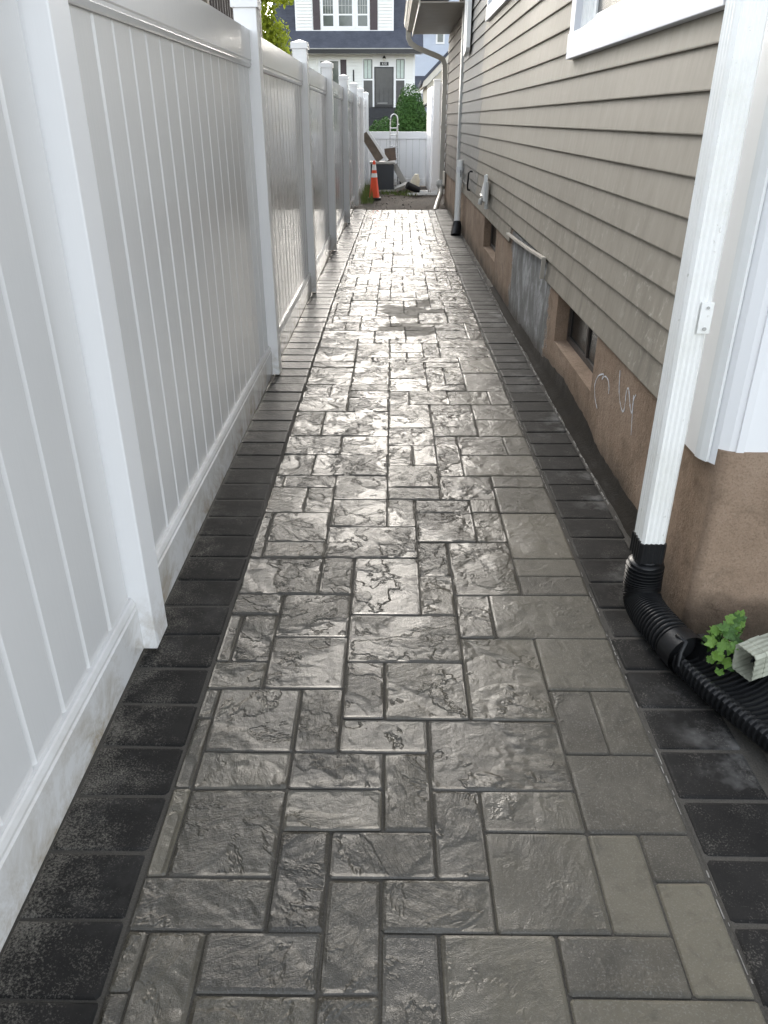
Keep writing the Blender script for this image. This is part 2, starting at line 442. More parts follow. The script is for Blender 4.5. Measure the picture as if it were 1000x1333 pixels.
TR = [(0,6,1,1),(1,5,1,2),(2,6,2,1),(2,4,2,2),(4,6,1,2),(4,4,1,2),(5,5,1,2),(6,5,2,2),(8,6,2,1),(8,5,3,1),(10,6,1,2),(10,8,1,1),(9,7,1,2),(7,7,2,2),(5,7,2,1),(6,8,1,2),(4,8,2,1),(7,9,2,1),(9,9,2,2),(6,10,3,2),(9,11,1,2),(10,11,1,2),(9,13,2,2),(7,12,2,3),(5,12,2,2),(4,12,1,2),(4,11,2,1),(5,9,1,2),(3,10,2,1),(3,9,2,1),(3,7,1,2),(1,8,2,2),(0,8,1,2),(0,7,3,1),(1,10,2,1),(1,11,2,2),(0,12,1,1),(0,10,1,2),(3,11,1,2),(0,13,2,1),(1,14,1,2),(0,14,1,2),(0,16,2,1),(2,15,2,2),(2,13,2,2),(4,14,3,2),(4,16,2,3),(3,17,1,2),(0,17,3,2),(1,19,2,1),(1,20,2,2),(0,19,1,3),(3,19,3,2),(3,21,2,2),(5,21,1,2),(6,22,2,1),(8,22,1,1),(6,20,2,2),(8,20,1,2),(6,18,1,2),(6,16,1,2),(7,17,2,3),(7,15,1,2),(8,15,3,2),(9,17,2,1),(9,18,2,1),(9,19,2,3),(9,22,2,2),(9,24,2,1),(8,25,3,2),(8,27,2,2),(10,27,1,2),(9,29,2,2),(9,31,2,2),(8,33,2,2),(10,33,1,2),(7,23,2,2),(7,25,1,4),(7,32,2,1),(7,29,2,3),(5,30,2,3),(5,28,2,2),(5,26,1,2),(6,26,1,2),(5,24,2,2),(5,23,2,1),(3,23,2,2),(2,25,3,2),(0,25,2,2),(1,24,2,1),(0,22,2,2),(2,22,1,2),(0,27,3,2),(3,27,2,2),(0,29,2,3),(2,29,3,3),(0,32,3,2),(3,32,2,2),(0,34,2,2),(2,34,1,2),(0,36,3,3),(0,39,3,1),(0,40,3,3),(0,43,3,2),(0,45,4,2),(4,45,2,2),(3,44,1,1),(4,44,1,1),(3,41,2,3),(3,40,1,1),(4,40,2,1),(3,39,2,1),(3,35,2,1),(3,36,2,3),(3,34,2,1),(5,37,2,3),(5,35,2,2),(5,33,1,2),(6,33,2,2),(7,39,2,1),(7,36,1,3),(8,36,1,3),(7,35,2,1),(9,35,2,3),(9,38,2,3),(6,40,3,1),(5,42,2,2),(5,41,1,1),(7,41,1,3),(8,41,3,2),(8,43,3,2),(6,44,2,3),(8,45,2,2),(10,45,1,2)]
occ = [[False] * NROW for _ in range(11)]
cells = []
for c, r, wd, ht in TR:
    if any(occ[i][j] for i in range(c, c+wd) for j in range(r, r+ht)): continue
    for i in range(c, c+wd):
        for j in range(r, r+ht): occ[i][j] = True
    cells.append((c, r, wd, ht))
rp = random.Random(11)
for j in range(0, NROW):
    for i in range(11):
        if occ[i][j]: continue
        if i == 0: opts = [(1,2),(1,3),(2,2),(3,1),(3,2),(2,1),(1,1)]
        else: opts = [(2,1),(2,2),(1,2),(2,2),(3,2),(2,1),(2,3),(1,1),(3,1)]
        rp.shuffle(opts)
        opts.sort(key=lambda s: (s == (1,1)))
        for wd, ht in opts + [(1,1)]:
            if i + wd > 11 or j + ht > NROW: continue
            if any(occ[a][b] for a in range(i, i+wd) for b in range(j, j+ht)): continue
            if wd >= 2 and i == 10: continue
            break
        for a in range(i, i+wd):
            for b in range(j, j+ht): occ[a][b] = True
        cells.append((i, j, wd, ht))
cells.sort(key=lambda c: c[1])

def paver_geom(hx, hy, rnd, ch=.009, top=0.0, jit=.0012, depth=.055, bev=.0032):
    """octagonal footprint, side wall, worn bevel, top: 44 triangles"""
    pts = [(-hx+ch,-hy),(hx-ch,-hy),(hx,-hy+ch),(hx,hy-ch),(hx-ch,hy),(-hx+ch,hy),(-hx,hy-ch),(-hx,-hy+ch)]
    pts = [(x + rnd.uniform(-jit, jit), y + rnd.uniform(-jit, jit)) for x, y in pts]
    v = [(x, y, -depth) for x, y in pts] + [(x, y, top - bev) for x, y in pts]
    v += [(x * (1 - bev/hx), y * (1 - bev/hy), top + rnd.uniform(-.0007, .0007)) for x, y in pts]
    ri = min(.006, hx*.3) + bev
    v += [(x * (1 - ri/hx), y * (1 - ri/hy), top + .0012) for x, y in pts]
    f = []
    for k in range(8):
        n = (k + 1) % 8
        f.append((k, n, 8+n, 8+k)); f.append((8+k, 8+n, 16+n, 16+k)); f.append((16+k, 16+n, 24+n, 24+k))
    f.append(tuple(24 + k for k in range(8)))
    return v, f

def add_rim(me):
    at = me.attributes.new('rim', 'FLOAT', 'POINT')
    at.data.foreach_set('value', [0.0 if i % 32 >= 24 else 1.0 for i in range(len(me.vertices))])

def put_mesh(name, v, f, mat, parent, loc):
    me = bpy.data.meshes.new(name); me.from_pydata(v, [], f); me.materials.append(M[mat]); add_rim(me)
    o = bpy.data.objects.new(name, me); COL.objects.link(o); o.location = loc; o.parent = parent
    return o

rg = random.Random(3)
rest = MB(); count = 0
gap = .0015
def wetness(x, y):
    # pavers along the house wall have already dried near the camera
    edge = .40 + .020 * max(0, y - 1.2) + .035 * math.sin(y * 2.3)
    if y < 1.3: edge = .10 + .25 * (y - .7)
    d = (x - edge)
    k = 1.0 if d < -.12 else (0.0 if d > .16 else 1 - (d + .12) / .28)
    if y > 5.2: k = max(k, min(1, (y - 5.2) / 1.2))
    return k
for c, r, wd, ht in cells:
    x0, x1 = XLINES[c], XLINES[c+wd]; ya, yb = Y0 + MY*r, Y0 + MY*(r+ht)
    cx, cy = (x0+x1)/2, (ya+yb)/2
    hx, hy = (x1-x0)/2 - gap, (yb-ya)/2 - gap
    v, f = paver_geom(hx, hy, rg, ch=min(.005, hx*.3), top=rg.uniform(-.0015, .0015))
    loc = (cx + bend(cy), cy, 0)
    if count < 300:
        o = put_mesh('paver', v, f, 'paver', path, loc)
        k = wetness(cx, cy)
        o['wet'] = max(0.0, min(1.0, k * rg.uniform(.75, 1.0) + rg.uniform(0, .08)))
        o['tone'] = rg.choice([0.0, 0.0, .12, .25, .05]) * (1 if k > .5 else 1.4)
        if (c, r) in ((10, 6),): o['tone'] = .45
        if (c, r) in ((0, 8),): o['tone'] = .6
        o.rotation_euler = (rg.uniform(-.004, .004), rg.uniform(-.004, .004), rg.uniform(-.003, .003))
        count += 1
    else:
        b = len(rest.v)
        rest.v += [(p[0]+loc[0], p[1]+loc[1], p[2]) for p in v]; rest.f += [tuple(b+i for i in q) for q in f]
if rest.v:
    o = rest.build('far_pavers', 'paver', path); add_rim(o.data); o['kind'] = 'stuff'; o['wet'] = 1.0; o['tone'] = .05

# border courses of black pavers
rb = random.Random(21)
def border(xa, xb, wetf):
    y = .18; 
    while y < PATH_END - .02:
        h = .155
        hx, hy = (xb - xa)/2 - .003, h/2 - .0022
        v, f = paver_geom(hx, hy, rb, ch=.006, top=rb.uniform(-.002, .002), jit=.0025, bev=.005)
        cy = y + h/2
        o = put_mesh('border_paver', v, f, 'border', path, ((xa+xb)/2 + bend(cy) + rb.uniform(-.002, .002), cy, 0))
        o['wet'] = wetf(cy) * rb.uniform(.8, 1.1)
        o.rotation_euler = (rb.uniform(-.006, .006), rb.uniform(-.006, .006), rb.uniform(-.006, .006))
        y += h
border(-.735, XL - .004, lambda y: max(.05, min(1, (y - 2.6) / 3.2)))
border(XR + .008, .885, lambda y: max(.05, min(.4, (y - 3.5) / 7)))
mk_sand('border_sand', (.010, .0095, .0085), (.085, .079, .068), 300, .002, .9)
for xa, xb in ((-.738, XL - .001), (XR + .009, .893)):
    sb_ = MB()
    for k in range(N):
        a, b = ys[k], ys[k+1]
        sb_.quad((xa + bend(a), a, -.0025), (xb + bend(a), a, -.0025), (xb + bend(b), b, -.0025), (xa + bend(b), b, -.0025))
    o = sb_.build('border_sand', 'border_sand', path); o['kind'] = 'stuff'
# dashes painting the highlight along the right border's edge; pale sand against the wall
def pale_line(name, xc, wdt, y0, y1, z, seed, cover):
    rr = random.Random(seed); m = MB(); y = y0
    while y < y1:
        L = rr.uniform(.015, .06)
        if rr.random() < cover:
            w0 = wdt * rr.uniform(.35, 1.0); xo = xc + bend(y) + rr.uniform(-.003, .003)
            b = len(m.v); yb = min(y1, y + L)
            m.v += [(xo-w0/2, y, z-.02), (xo+w0/2, y, z-.02), (xo+w0/2, yb, z-.02), (xo-w0/2, yb, z-.02),
                    (xo-w0/5, y+.004, z), (xo+w0/5, y+.004, z), (xo+w0/5, yb-.004, z), (xo-w0/5, yb-.004, z)]
            m.f += [tuple(b+i for i in q) for q in ((4,5,6,7),(0,1,5,4),(1,2,6,5),(2,3,7,6),(3,0,4,7))]
        y += L
    o = m.build(name, 'sand_and_glint', path); o['kind'] = 'stuff'
pale_line('edge_highlight', XR + .004, .0065, .7, PATH_END, -.003, 5, .55)  # glint on the tumbled paver edges, put in as pale dashes
pale_line('wall_joint_filling', .888, .014, 2.6, 8.5, .002, 6, .7)
# grit between border and wall
mg = MB(); rr = random.Random(9)
nY, nX = 120, 4
for i in range(nY + 1):
    for k in range(nX + 1):
        y = .15 + 12 * i / nY; x = .886 + .11 * k / nX
        mg.v.append((x, y, -.012 + .02 * (k / nX) + rr.uniform(-.006, .008)))
for i in range(nY):
    for k in range(nX):
        a = i * (nX+1) + k; mg.f.append((a, a+1, a+nX+2, a+nX+1))
structure(mg.build('dirt_strip', 'gravel_grit'))
# earth yard past the end of the paving: an uneven sheet
my_ = MB(); rr = random.Random(14); nY, nX = 40, 40
for i in range(nY + 1):
    for k in range(nX + 1):
        y = PATH_END + .01 + 8.0 * i / nY; x = -1.1 + 4.2 * k / nX
        my_.v.append((x, y, -.03 + rr.uniform(-.012, .018) + .03 * math.sin(x*3) * math.sin(y*2.1)))
for i in range(nY):
    for k in range(nX):
        a = i * (nX+1) + k; my_.f.append((a, a+1, a+nX+2, a+nX+1))
structure(my_.build('dirt_yard', 'dirt', smooth=True))

# ================================================================== LEFT VINYL FENCE
fence = thing('vinyl_fence', (-.74, 1.8, 0), 'tall white vinyl privacy fence along the left of the path', 'fence')
POSTS = [-.85, 1.80, 4.51, 7.0, 9.48, 12.2, 14.75, 17.3, 19.85]
def post(par, x, y, top, w=.115, cap=True, z0=0.0):
    p = MB().box(x - w, y, z0, x, y + w, top).build('post', 'vinyl_lit', par, bevel=.004)
    if cap:
        o = .010
        c = MB()
        c.box(x - w - o, y - o, top - .004, x + o, y + w + o, top + .038)
        b = len(c.v); e = .006
        c.v += [(x-w-o+e, y-o+e, top+.039), (x+o-e, y-o+e, top+.039), (x+o-e, y+w+o-e, top+.039), (x-w-o+e, y+w+o-e, top+.039), (x-w/2, y+w/2, top+.062)]
        c.f += [(b,b+1,b+4), (b+1,b+2,b+4), (b+2,b+3,b+4), (b+3,b,b+4)]
        c.build('post_cap', 'vinyl_lit', p)
    return p
fb = random.Random(31)
for k, y in enumerate(POSTS):
    post(fence, -.687 + bend(y), y, 1.90, z0=.012 if k else 0)
for k in range(len(POSTS) - 1):
    ya, yb = POSTS[k] + .115, POSTS[k+1]
    xo = bend(ya)
    # rails run from post to post (front face at x=-.726)
    def rail(name, z0, z1, lip_up):
        zl = z1 if lip_up else z0; s = 1 if lip_up else -1
        prof = [(-.774, z0), (-.726, z0), (-.726, z1), (-.774, z1)]
        if lip_up:   # bottom rail: two stepped beads on its top edge
            prof = [(-.774, z0), (-.726, z0), (-.726, z1-.034), (-.731, z1-.030), (-.731, z1-.020), (-.728, z1-.017), (-.733, z1-.004), (-.737, z1), (-.774, z1)]
        else:
            prof = [(-.774, z0), (-.737, z0), (-.733, z0+.004), (-.728, z0+.017), (-.731, z0+.020), (-.731, z0+.030), (-.726, z0+.034), (-.726, z1), (-.774, z1)]
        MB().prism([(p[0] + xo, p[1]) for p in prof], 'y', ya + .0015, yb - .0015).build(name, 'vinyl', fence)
    rail('bottom_rail', .018, .19, True)
    rail('top_rail', 1.635, 1.80, False)
    nb = round((yb - ya) / .155); wdt = (yb - ya) / nb
    for i in range(nb):
        y0_ = ya + i * wdt + .0012; y1_ = ya + (i+1) * wdt - .0012
        c = .0085; dx = xo + fb.uniform(-.0008, .0008); xf = -.745 + dx; xb_ = -.765 + dx
        prof = [(xb_, y0_), (xf - c, y0_), (xf, y0_ + c), (xf, y1_ - c), (xf - c, y1_), (xb_, y1_)]
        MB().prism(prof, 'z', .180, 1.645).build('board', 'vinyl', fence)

# ================================================================== HOUSE ON THE RIGHT
house = thing('house', (.95, 2.0, 0), 'beige clapboard house with brown stucco foundation right of the path', 'house')
HX = .93
EXPO = .1185; ZB = .528
# foundation with two deep window openings
FX = .948
fo = MB()
def fbox(y0, y1, z0, z1): fo.box(FX, y0, z0, FX + .30, y1, z1)
W1 = (3.50, 4.43, .245); W2 = (7.36, 8.36, .215)
fbox(2.28, W1[0], -.06, .62); fbox(W1[0], W1[1], -.06, W1[2]); fbox(W1[1], W2[0], -.06, .62); fbox(W2[0], W2[1], -.06, W2[2]); fbox(W2[1], 12.05, -.06, .62)
foundation = fo.build('foundation', 'stucco', house)
# pier and return of the foundation at the front corner
pr = MB(); rad = .03
prof = [(.892, 2.285), (.892, 1.905 + rad)] + [(.892 + rad - rad*math.cos(a), 1.905 + rad - rad*math.sin(a)) for a in [R(15*k) for k in range(1, 6)]] + [(.892 + rad, 1.905), (4.2, 1.905), (4.2, 2.285)]
pr.prism(prof, 'z', -.06, .60).build('foundation_corner', 'stucco', house)
# damp tar coat creeping up the foot of the wall: ragged top edge
tm = MB(); rr = random.Random(44); n = 220
def rough1(x, seed):
    v_ = 0; am = 1.0; fq = 1.0
    for o_ in range(6):
        a_ = random.Random(int(math.floor(x*fq)) * 131 + seed + o_*17).uniform(-1, 1); b_ = random.Random((int(math.floor(x*fq)) + 1) * 131 + seed + o_*17).uniform(-1, 1)
        t_ = x*fq - math.floor(x*fq); t_ = t_*t_*(3-2*t_)
        v_ += am * (a_ + (b_-a_)*t_); am *= .55; fq *= 2.1
    return v_
for i in range(n + 1):
    y = 2.30 + (7.3 - 2.30) * i / n
    h = .060 + .026 * rough1(y*2.2, 5)
    if y < 2.9: h *= .6 + .4*(y-2.3)/.6
    if 3.2 < y < 4.9: h += .05 * math.sin((y-3.2)/1.7*math.pi)
    if y > 4.9: h *= max(.25, 1 - (y-4.9)/2.0)
    h = max(.02, h); f0 = .890 + .008*rough1(y*3, 9)
    tm.v += [(f0, y, -.012), (f0 + .022, y, h*.10 + .004), (FX - .007, y, h*.35), (FX - .005, y, h), (FX + .003, y, h + .004)]
for i in range(n):
    for k in range(4):
        a = i*5 + k; tm.f.append((a, a+1, a+6, a+5))
tm.build('tar_coat', 'tar', foundation, smooth=True)
# basement windows
def basement(W, name, frame):
    y0, y1, z0 = W
    wn = MB(); d = FX + .072
    wn.box(d, y0, z0, d + .03, y0 + .035, .60); wn.box(d, y1 - .035, z0, d + .03, y1, .60)
    wn.box(d, y0 + .035, z0, d + .03, y1 - .035, z0 + .035); wn.box(d + .002, (y0+y1)/2 - .012, z0 + .035, d + .028, (y0+y1)/2 + .012, .60)
    w_ = wn.build('basement_window', frame, house)
    MB().box(d + .012, y0 + .03, z0 + .03, d + .018, y1 - .03, .60).build('pane', 'dark_glass', w_)
    MB().prism([(FX + .004, z0 - .03), (d + .03, z0 - .03), (d + .03, z0 + .012), (FX + .004, z0 - .002)], 'y', y0 + .001, y1 - .001).build('sill', 'stucco', w_)
basement(W1, 'a', 'dark_wood'); basement(W2, 'b', 'dark_wood')
# sheathing behind siding
MB().box(1.03, 2.2, .621, 1.10, 12.0, 5.6).build('wall', 'siding', house)
# lap siding: every course is a board; a paler run of boards at the far end
def lap(name, mat, y0, y1, z, x=HX, e=EXPO, thick=.015):
    # bottom edge proud, top tucked behind the next course
    prof = [(x + .10, z), (x, z), (x - .001, z + .004), (x + thick, z + e + .012), (x + .10, z + e + .012)]
    jx, jz = rs.uniform(-.0015, .0015), rs.uniform(-.0012, .0012)
    return MB().prism([(p[0] + jx, p[1] + jz) for p in prof], 'y', y0, y1).build(name, mat, house)
rs = random.Random(52)
kmax = 40
WIN = (2.52, 4.62, 1.685, 3.1)      # near window opening (y0, y1, z0, z1)
WIN2 = (6.9, 8.85, 2.26, 3.6)
for k in range(kmax):
    z = ZB + EXPO * k
    segs = [(2.30, 9.15 + (.12 if k % 2 else 0), 'siding'), (9.15 + (.12 if k % 2 else 0), 11.78, 'siding_far')]
    if k == 0: segs = [(2.30, 4.80, 'siding'), (6.42, 11.78, 'siding')]
    for a, b, m in segs:
        cuts = [(a, b)]
        for Wn in (WIN, WIN2):
            if z + EXPO > Wn[2] + .11 and z < Wn[3] - .02:
                nc = []
                for p, q in cuts:
                    if p < Wn[0] < q or p < Wn[1] < q or (Wn[0] <= p and q <= Wn[1]):
                        if p < Wn[0]: nc.append((p, Wn[0]))
                        if q > Wn[1]: nc.append((Wn[1], q))
                    else: nc.append((p, q))
                cuts = nc
        for p, q in cuts:
            if q - p > .05: lap('siding_board', m, p, q, z)
# bent starter strip hanging where a board is missing
js = MB().tube([(.922, 6.44, .585), (.915, 6.0, .600), (.912, 5.4, .622), (.914, 4.79, .650)], 1.0, shape=[(-.012, -.004), (.012, -.004), (.012, .010), (-.012, .010)])
js.build('starter_strip', 'beige_metal', house)
MB().tube([(.914, 4.79, .655), (.916, 4.815, .53)], 1.0, shape=[(-.012, -.004), (.012, -.004), (.012, .008), (-.012, .008)]).build('starter_strip', 'beige_metal', house)
# corner board at the end of the main wall
MB().box(.905, 11.78, .02, .96, 11.97, 5.6).build('corner_board', 'grey_metal', house, bevel=.004)
# near window
def window(W, name):
    y0, y1, z0, z1 = W
    fr = MB(); t = .105; x = HX - .028
    fr.box(x, y0 - .02, z0 - .008, HX + .06, y1 + .02, z0 + t)                  # bottom casing
    fr.box(x + .006, y1 - t + .02, z0 + t, HX + .06, y1 + .018, z1)              # far casing
    fr.box(x + .006, y0 - .018, z0 + t, HX + .06, y0 + t - .02, z1)
    fr.box(x, y0 - .02, z1, HX + .06, y1 + .02, z1 + t)
    w_ = fr.build('window', 'casing', house, bevel=.003)
    yy0, yy1, zz0, zz1 = y0 + t - .02, y1 - t + .02, z0 + t, z1
    j = MB()                                                               # stepped jamb and sash
    for s_, (dx, ww) in enumerate(((.012, .045), (.030, .045), (.046, .06))):
        o = sum(q[1] for q in ((.012,.045),(.030,.045),(.046,.06))[:s_])
        j.box(HX + dx, yy1 - o - ww, zz0, HX + .07, yy1 - o, zz1)
        j.box(HX + dx + .002, yy0 + o, zz0, HX + .07, yy0 + o + ww, zz1)
        j.box(HX + dx + .001, yy0 + o + ww, zz0 + o*.35, HX + .07, yy1 - o - ww, zz0 + o*.35 + ww*.5)
    j.build('sash_frame', 'frame_white', w_)
    mid = (yy0 + yy1) / 2
    MB().box(HX + .044, mid - .03, zz0 + .07, HX + .07, mid + .03, zz1).build('meeting_stile', 'frame_white', w_)
    MB().box(HX + .055, yy0 + .12, zz0 + .05, HX + .062, yy1 - .12, zz1).build('pane', 'dark_glass', w_)
window(WIN, 'a'); window(WIN2, 'b')
# white metal-clad box of the front porch with its ribbed corner
pc = MB()
prof = [(.900, 2.26), (.862, 2.26), (.862, 2.005), (.872, 1.972), (.892, 1.935), (.915, 1.918), (.930, 1.914), (.9305, 1.9075), (.950, 1.905), (.9505, 1.9115), (1.18, 1.9115), (1.1805, 1.905), (1.20, 1.905), (1.2005, 1.9115), (4.2, 1.9115), (4.2, 2.26)]
pc.prism(prof, 'z', .552, 5.6).build('porch_cladding', 'white_metal', house)
MB().prism([(.860, 2.0), (.864, 1.990), (.873, 1.966), (.880, 1.951), (.871, 1.947), (.860, 1.968), (.855, 1.990)], 'z', .556, 5.6).build('corner_bead', 'frame_white', house)
# body, eaves and roofs
MB().box(1.1, 2.3, .3, 8.2, 15.4, 5.6).build('house_body', 'siding', house)
rf = MB()
rf.prism([(.62, 5.5), (.62, 5.62), (4.4, 8.3), (8.6, 5.62), (8.6, 5.5), (4.4, 8.15)], 'y', 1.7, 12.1)
rf.build('roof', 'shingle', house)
MB().box(.64, 1.72, 5.46, .955, 12.05, 5.495).build('eave_soffit', 'soffit', house)
# wing beyond: same wall line, low eave over the path
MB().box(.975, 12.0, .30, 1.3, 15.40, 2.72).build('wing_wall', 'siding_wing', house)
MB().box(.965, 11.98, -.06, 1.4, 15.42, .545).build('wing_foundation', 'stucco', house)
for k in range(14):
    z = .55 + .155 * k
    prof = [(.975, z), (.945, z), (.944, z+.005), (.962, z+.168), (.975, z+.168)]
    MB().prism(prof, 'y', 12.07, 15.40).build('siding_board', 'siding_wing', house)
so = MB(); nS = 26
for i in range(nS):
    ya = 11.40 + (15.42 - 11.40) * i / nS; yb = 11.40 + (15.42 - 11.40) * (i+1) / nS
    MB().box(.335, ya + .003, 2.700, .973, yb - .003, 2.712).build('soffit_board', 'soffit', house)
MB().box(.318, 11.40, 2.66, .334, 15.44, 2.86).build('fascia', 'beige_metal', house)
gt = MB(); gp = [(.316, 2.86), (.316, 2.735), (.235, 2.735), (.205, 2.79), (.190, 2.80), (.180, 2.85), (.172, 2.862), (.180, 2.866), (.196, 2.81), (.240, 2.745), (.306, 2.745), (.308, 2.86)]
gt.prism(gp, 'y', 11.40, 15.46).build('gutter', 'beige_metal', house)
MB().prism([(.17, 2.87), (.17, 2.89), (4.2, 4.6), (4.2, 4.55)], 'y', 11.36, 15.5).build('wing_roof', 'shingle', house)
MB().box(1.0, 15.405, .2, 4.2, 15.43, 2.7).build('wing_end_wall', 'siding_wing', house)
# meter cover at the end of the wing
MB().box(.915, 15.0, .33, .944, 15.3, .56).build('utility_cover', 'cream_plaster', house, bevel=.006)
# chalk scrawl on the stucco, drawn as thin strokes on the wall
def stroke(pts):
    m = MB(); x = FX - .0025
    pts = [Vector((x, p[0], p[1])) for p in pts]
    # Catmull-Rom
    fine = []
    for i in range(len(pts) - 1):
        p0, p1, p2, p3 = pts[max(i-1,0)], pts[i], pts[i+1], pts[min(i+2,len(pts)-1)]
        for s_ in range(6):
            t = s_ / 6
            fine.append(.5*((2*p1)+(-p0+p2)*t+(2*p0-5*p1+4*p2-p3)*t*t+(-p0+3*p1-3*p2+p3)*t**3))
    fine.append(pts[-1])
    rc = random.Random(len(fine))
    m.tube(fine, [rc.uniform(.0016, .0052) for _ in fine], 6)
    m.v = [(x + .0012 + (v[0]-x)*.12, v[1], v[2]) for v in m.v]
    m.build('chalk_mark', 'chalk', foundation)
stroke([(3.345, .215), (3.40, .245), (3.435, .300), (3.40, .350), (3.35, .375), (3.315, .385), (3.33, .360), (3.29, .385), (3.235, .385), (3.205, .360), (3.20, .335)])
stroke([(3.085, .475), (3.06, .40), (3.02, .355), (2.965, .335), (2.955, .375), (2.96, .42), (2.945, .443), (2.92, .425), (2.885, .385), (2.855, .372), (2.86, .42), (2.84, .45)])
stroke([(2.865, .44), (2.855, .40), (2.835, .33), (2.822, .29)])

# ================================================================== NEAR DOWNSPOUT, BLACK PIPE AND LOOSE ELBOW
ds = thing('downspout', (.78, 2.0, 0), 'tall white ribbed downspout at the near corner of the beige house', 'downspout')
def ds_profile(cx, cy, hx, hy, ribs=True, dd=.0038):
    """corrugated rectangular downspout section"""
    p = []
    n = 26
    def side(ax, ay, bx, by):
        nx, ny = (by-ay), -(bx-ax); l = math.hypot(nx, ny); nx, ny = nx/l, ny/l
        for i in range(n):
            t = .10 + .80 * i / (n - 1)
            o = -dd * (.5 - .5*math.cos(2*math.pi*4*(i/(n-1)))) if ribs else 0
            p.append((ax + (bx-ax)*t + nx*o, ay + (by-ay)*t + ny*o))
    side(cx-hx, cy-hy, cx+hx, cy-hy); side(cx+hx, cy-hy, cx+hx, cy+hy); side(cx+hx, cy+hy, cx-hx, cy+hy); side(cx-hx, cy+hy, cx-hx, cy-hy)
    return p
MB().prism(ds_profile(.785, 2.025, .036, .044), 'z', .262, 2.9).build('pipe', 'downspout', ds, smooth='auto')
MB().prism(ds_profile(.806, 2.04, .012, .051, False), 'z', .62, 2.9).build('seam_flange', 'downspout', ds)
st_ = MB().box(.790, 1.974, .905, .822, 1.9795, .985).build('strap', 'downspout', ds, bevel=.0015)
MB().tube([(.807, 1.9745, .918), (.807, 1.9705, .918)], .005, 8).build('screw', 'grey_metal', st_)
MB().tube([(.807, 1.9745, .972), (.807, 1.9705, .972)], .004, 8).build('screw', 'grey_metal', st_)

pipe = thing('corrugated_pipe', (.79, 1.95, 0), 'black corrugated drain pipe bending off the white downspout onto the black pavers', 'pipe')
MB().prism(ds_profile(.785, 2.025, .041, .049), 'z', .205, .272).build('adapter', 'black_plastic', pipe, smooth='auto')
# elbow centre line
def bez(p0, p1, p2, p3, n):
    p0, p1, p2, p3 = map(Vector, (p0, p1, p2, p3)); out = []
    for i in range(n + 1):
        t = i / n; out.append(p0*(1-t)**3 + p1*3*t*(1-t)**2 + p2*3*t*t*(1-t) + p3*t**3)
    return out
cl = bez((.787, 2.025, .212), (.787, 2.025, .015), (.772, 1.985, .062), (.824, 1.757, .060), 140)
rad = [(.0525 + .0055 * (1 if (i % 4) in (1, 2) else -1)) * min(1.0, .66 + i * .045) for i in range(len(cl))]
MB().tube(cl, rad, 20).build('corrugated_elbow', 'black_plastic', pipe, smooth='auto')
MB().tube([(.819, 1.778, .060), (.824, 1.757, .060), (.834, 1.722, .060)], [.0595, .060, .062], 24, cap=False).build('collar', 'black_plastic', pipe, smooth='auto')
# split trough beyond the collar, open upwards with ribs across
d0, d1 = Vector((.830, 1.735, 0)), Vector((1.10, 1.15, 0))
dirv = (d1 - d0).normalized(); sidev = Vector((dirv.y, -dirv.x, 0)) * -1    # towards +x
if sidev.x < 0: sidev = -sidev
tg = MB(); nL = 190; L = (d1 - d0).length
sect = [(-.062, .030), (-.068, .048), (-.064, .066), (-.050, .074), (-.036, .068), (-.026, .052), (.0, .034), (.05, .026), (.10, .028), (.14, .040), (.165, .062), (.175, .075), (.182, .060), (.17, .02), (.10, .004), (.0, .003), (-.04, .008)]
for i in range(nL + 1):
    t = L * i / nL; rib = .0040 * (1 if (i % 5) in (1, 2) else -1)
    fl = min(1, .55 + t * 3.0)
    for q in range(len(sect)):
        a, c = sect[q]; pa, pc_ = sect[q-1]; na, nc_ = sect[(q+1) % len(sect)]
        tx, tz = na - pa, nc_ - pc_; l = math.hypot(tx, tz) or 1
        ox, oz = -tz/l, tx/l                      # outward for this winding
        aa, cc = a + ox*rib, max(.002, c + oz*rib)
        p = d0 + dirv * t + sidev * (aa * fl + (-.012 * (1-fl)))
        tg.v.append((p.x, p.y, cc))
m_ = len(sect)
for i in range(nL):
    for k in range(m_):
        j = (k+1) % m_; tg.f.append((i*m_+k, i*m_+j, (i+1)*m_+j, (i+1)*m_+k))
tg.f.append(tuple(range(m_))); tg.f.append(tuple(nL*m_ + k for k in reversed(range(m_))))
tg.build('trough', 'black_plastic', pipe, smooth='auto')
# flared cut edge between collar and trough
MB().tube([(.800, 1.742, .118), (.818, 1.715, .112), (.806, 1.706, .085), (.800, 1.690, .052), (.812, 1.672, .040)], [.006, .007, .007, .007, .006], 8).build('cut_edge', 'black_plastic', pipe, smooth=True)

el = thing('loose_downspout', (.98, 1.66, .04), 'short loose grey-white downspout piece lying with its open end beside the green plant', 'downspout')
def rect_tube(name, mat, c0, c1, hw, hh, th, parent, rib=True, n=10):
    c0, c1 = Vector(c0), Vector(c1); t = (c1 - c0).normalized(); up = Vector((0, 0, 1)); sd = t.cross(up).normalized(); up = sd.cross(t)
    m = MB(); k_ = 12
    def ring(c, a, b):
        pts = []
        base = ds_profile(0, 0, a, b, rib, .0018)
        return [c + sd * p[0] + up * p[1] for p in base]
    o0, o1, i0, i1 = ring(c0, hw, hh), ring(c1, hw, hh), ring(c0, hw-th, hh-th), ring(c1, hw-th, hh-th)
    nn = len(o0); m.v = [tuple(p) for p in o0 + o1 + i0 + i1]
    for i in range(nn):
        j = (i+1) % nn
        m.f += [(i, j, nn+j, nn+i), (2*nn+j, 2*nn+i, 3*nn+i, 3*nn+j), (j, i, 2*nn+i, 2*nn+j)]
    return m.build(name, mat, parent, smooth='auto')
simple('green_grey_metal', (.30, .31, .25), .55, .35, 18)
rect_tube('pipe', 'green_grey_metal', (.952, 1.645, .098), (1.16, 1.735, .112), .036, .044, .003, el)
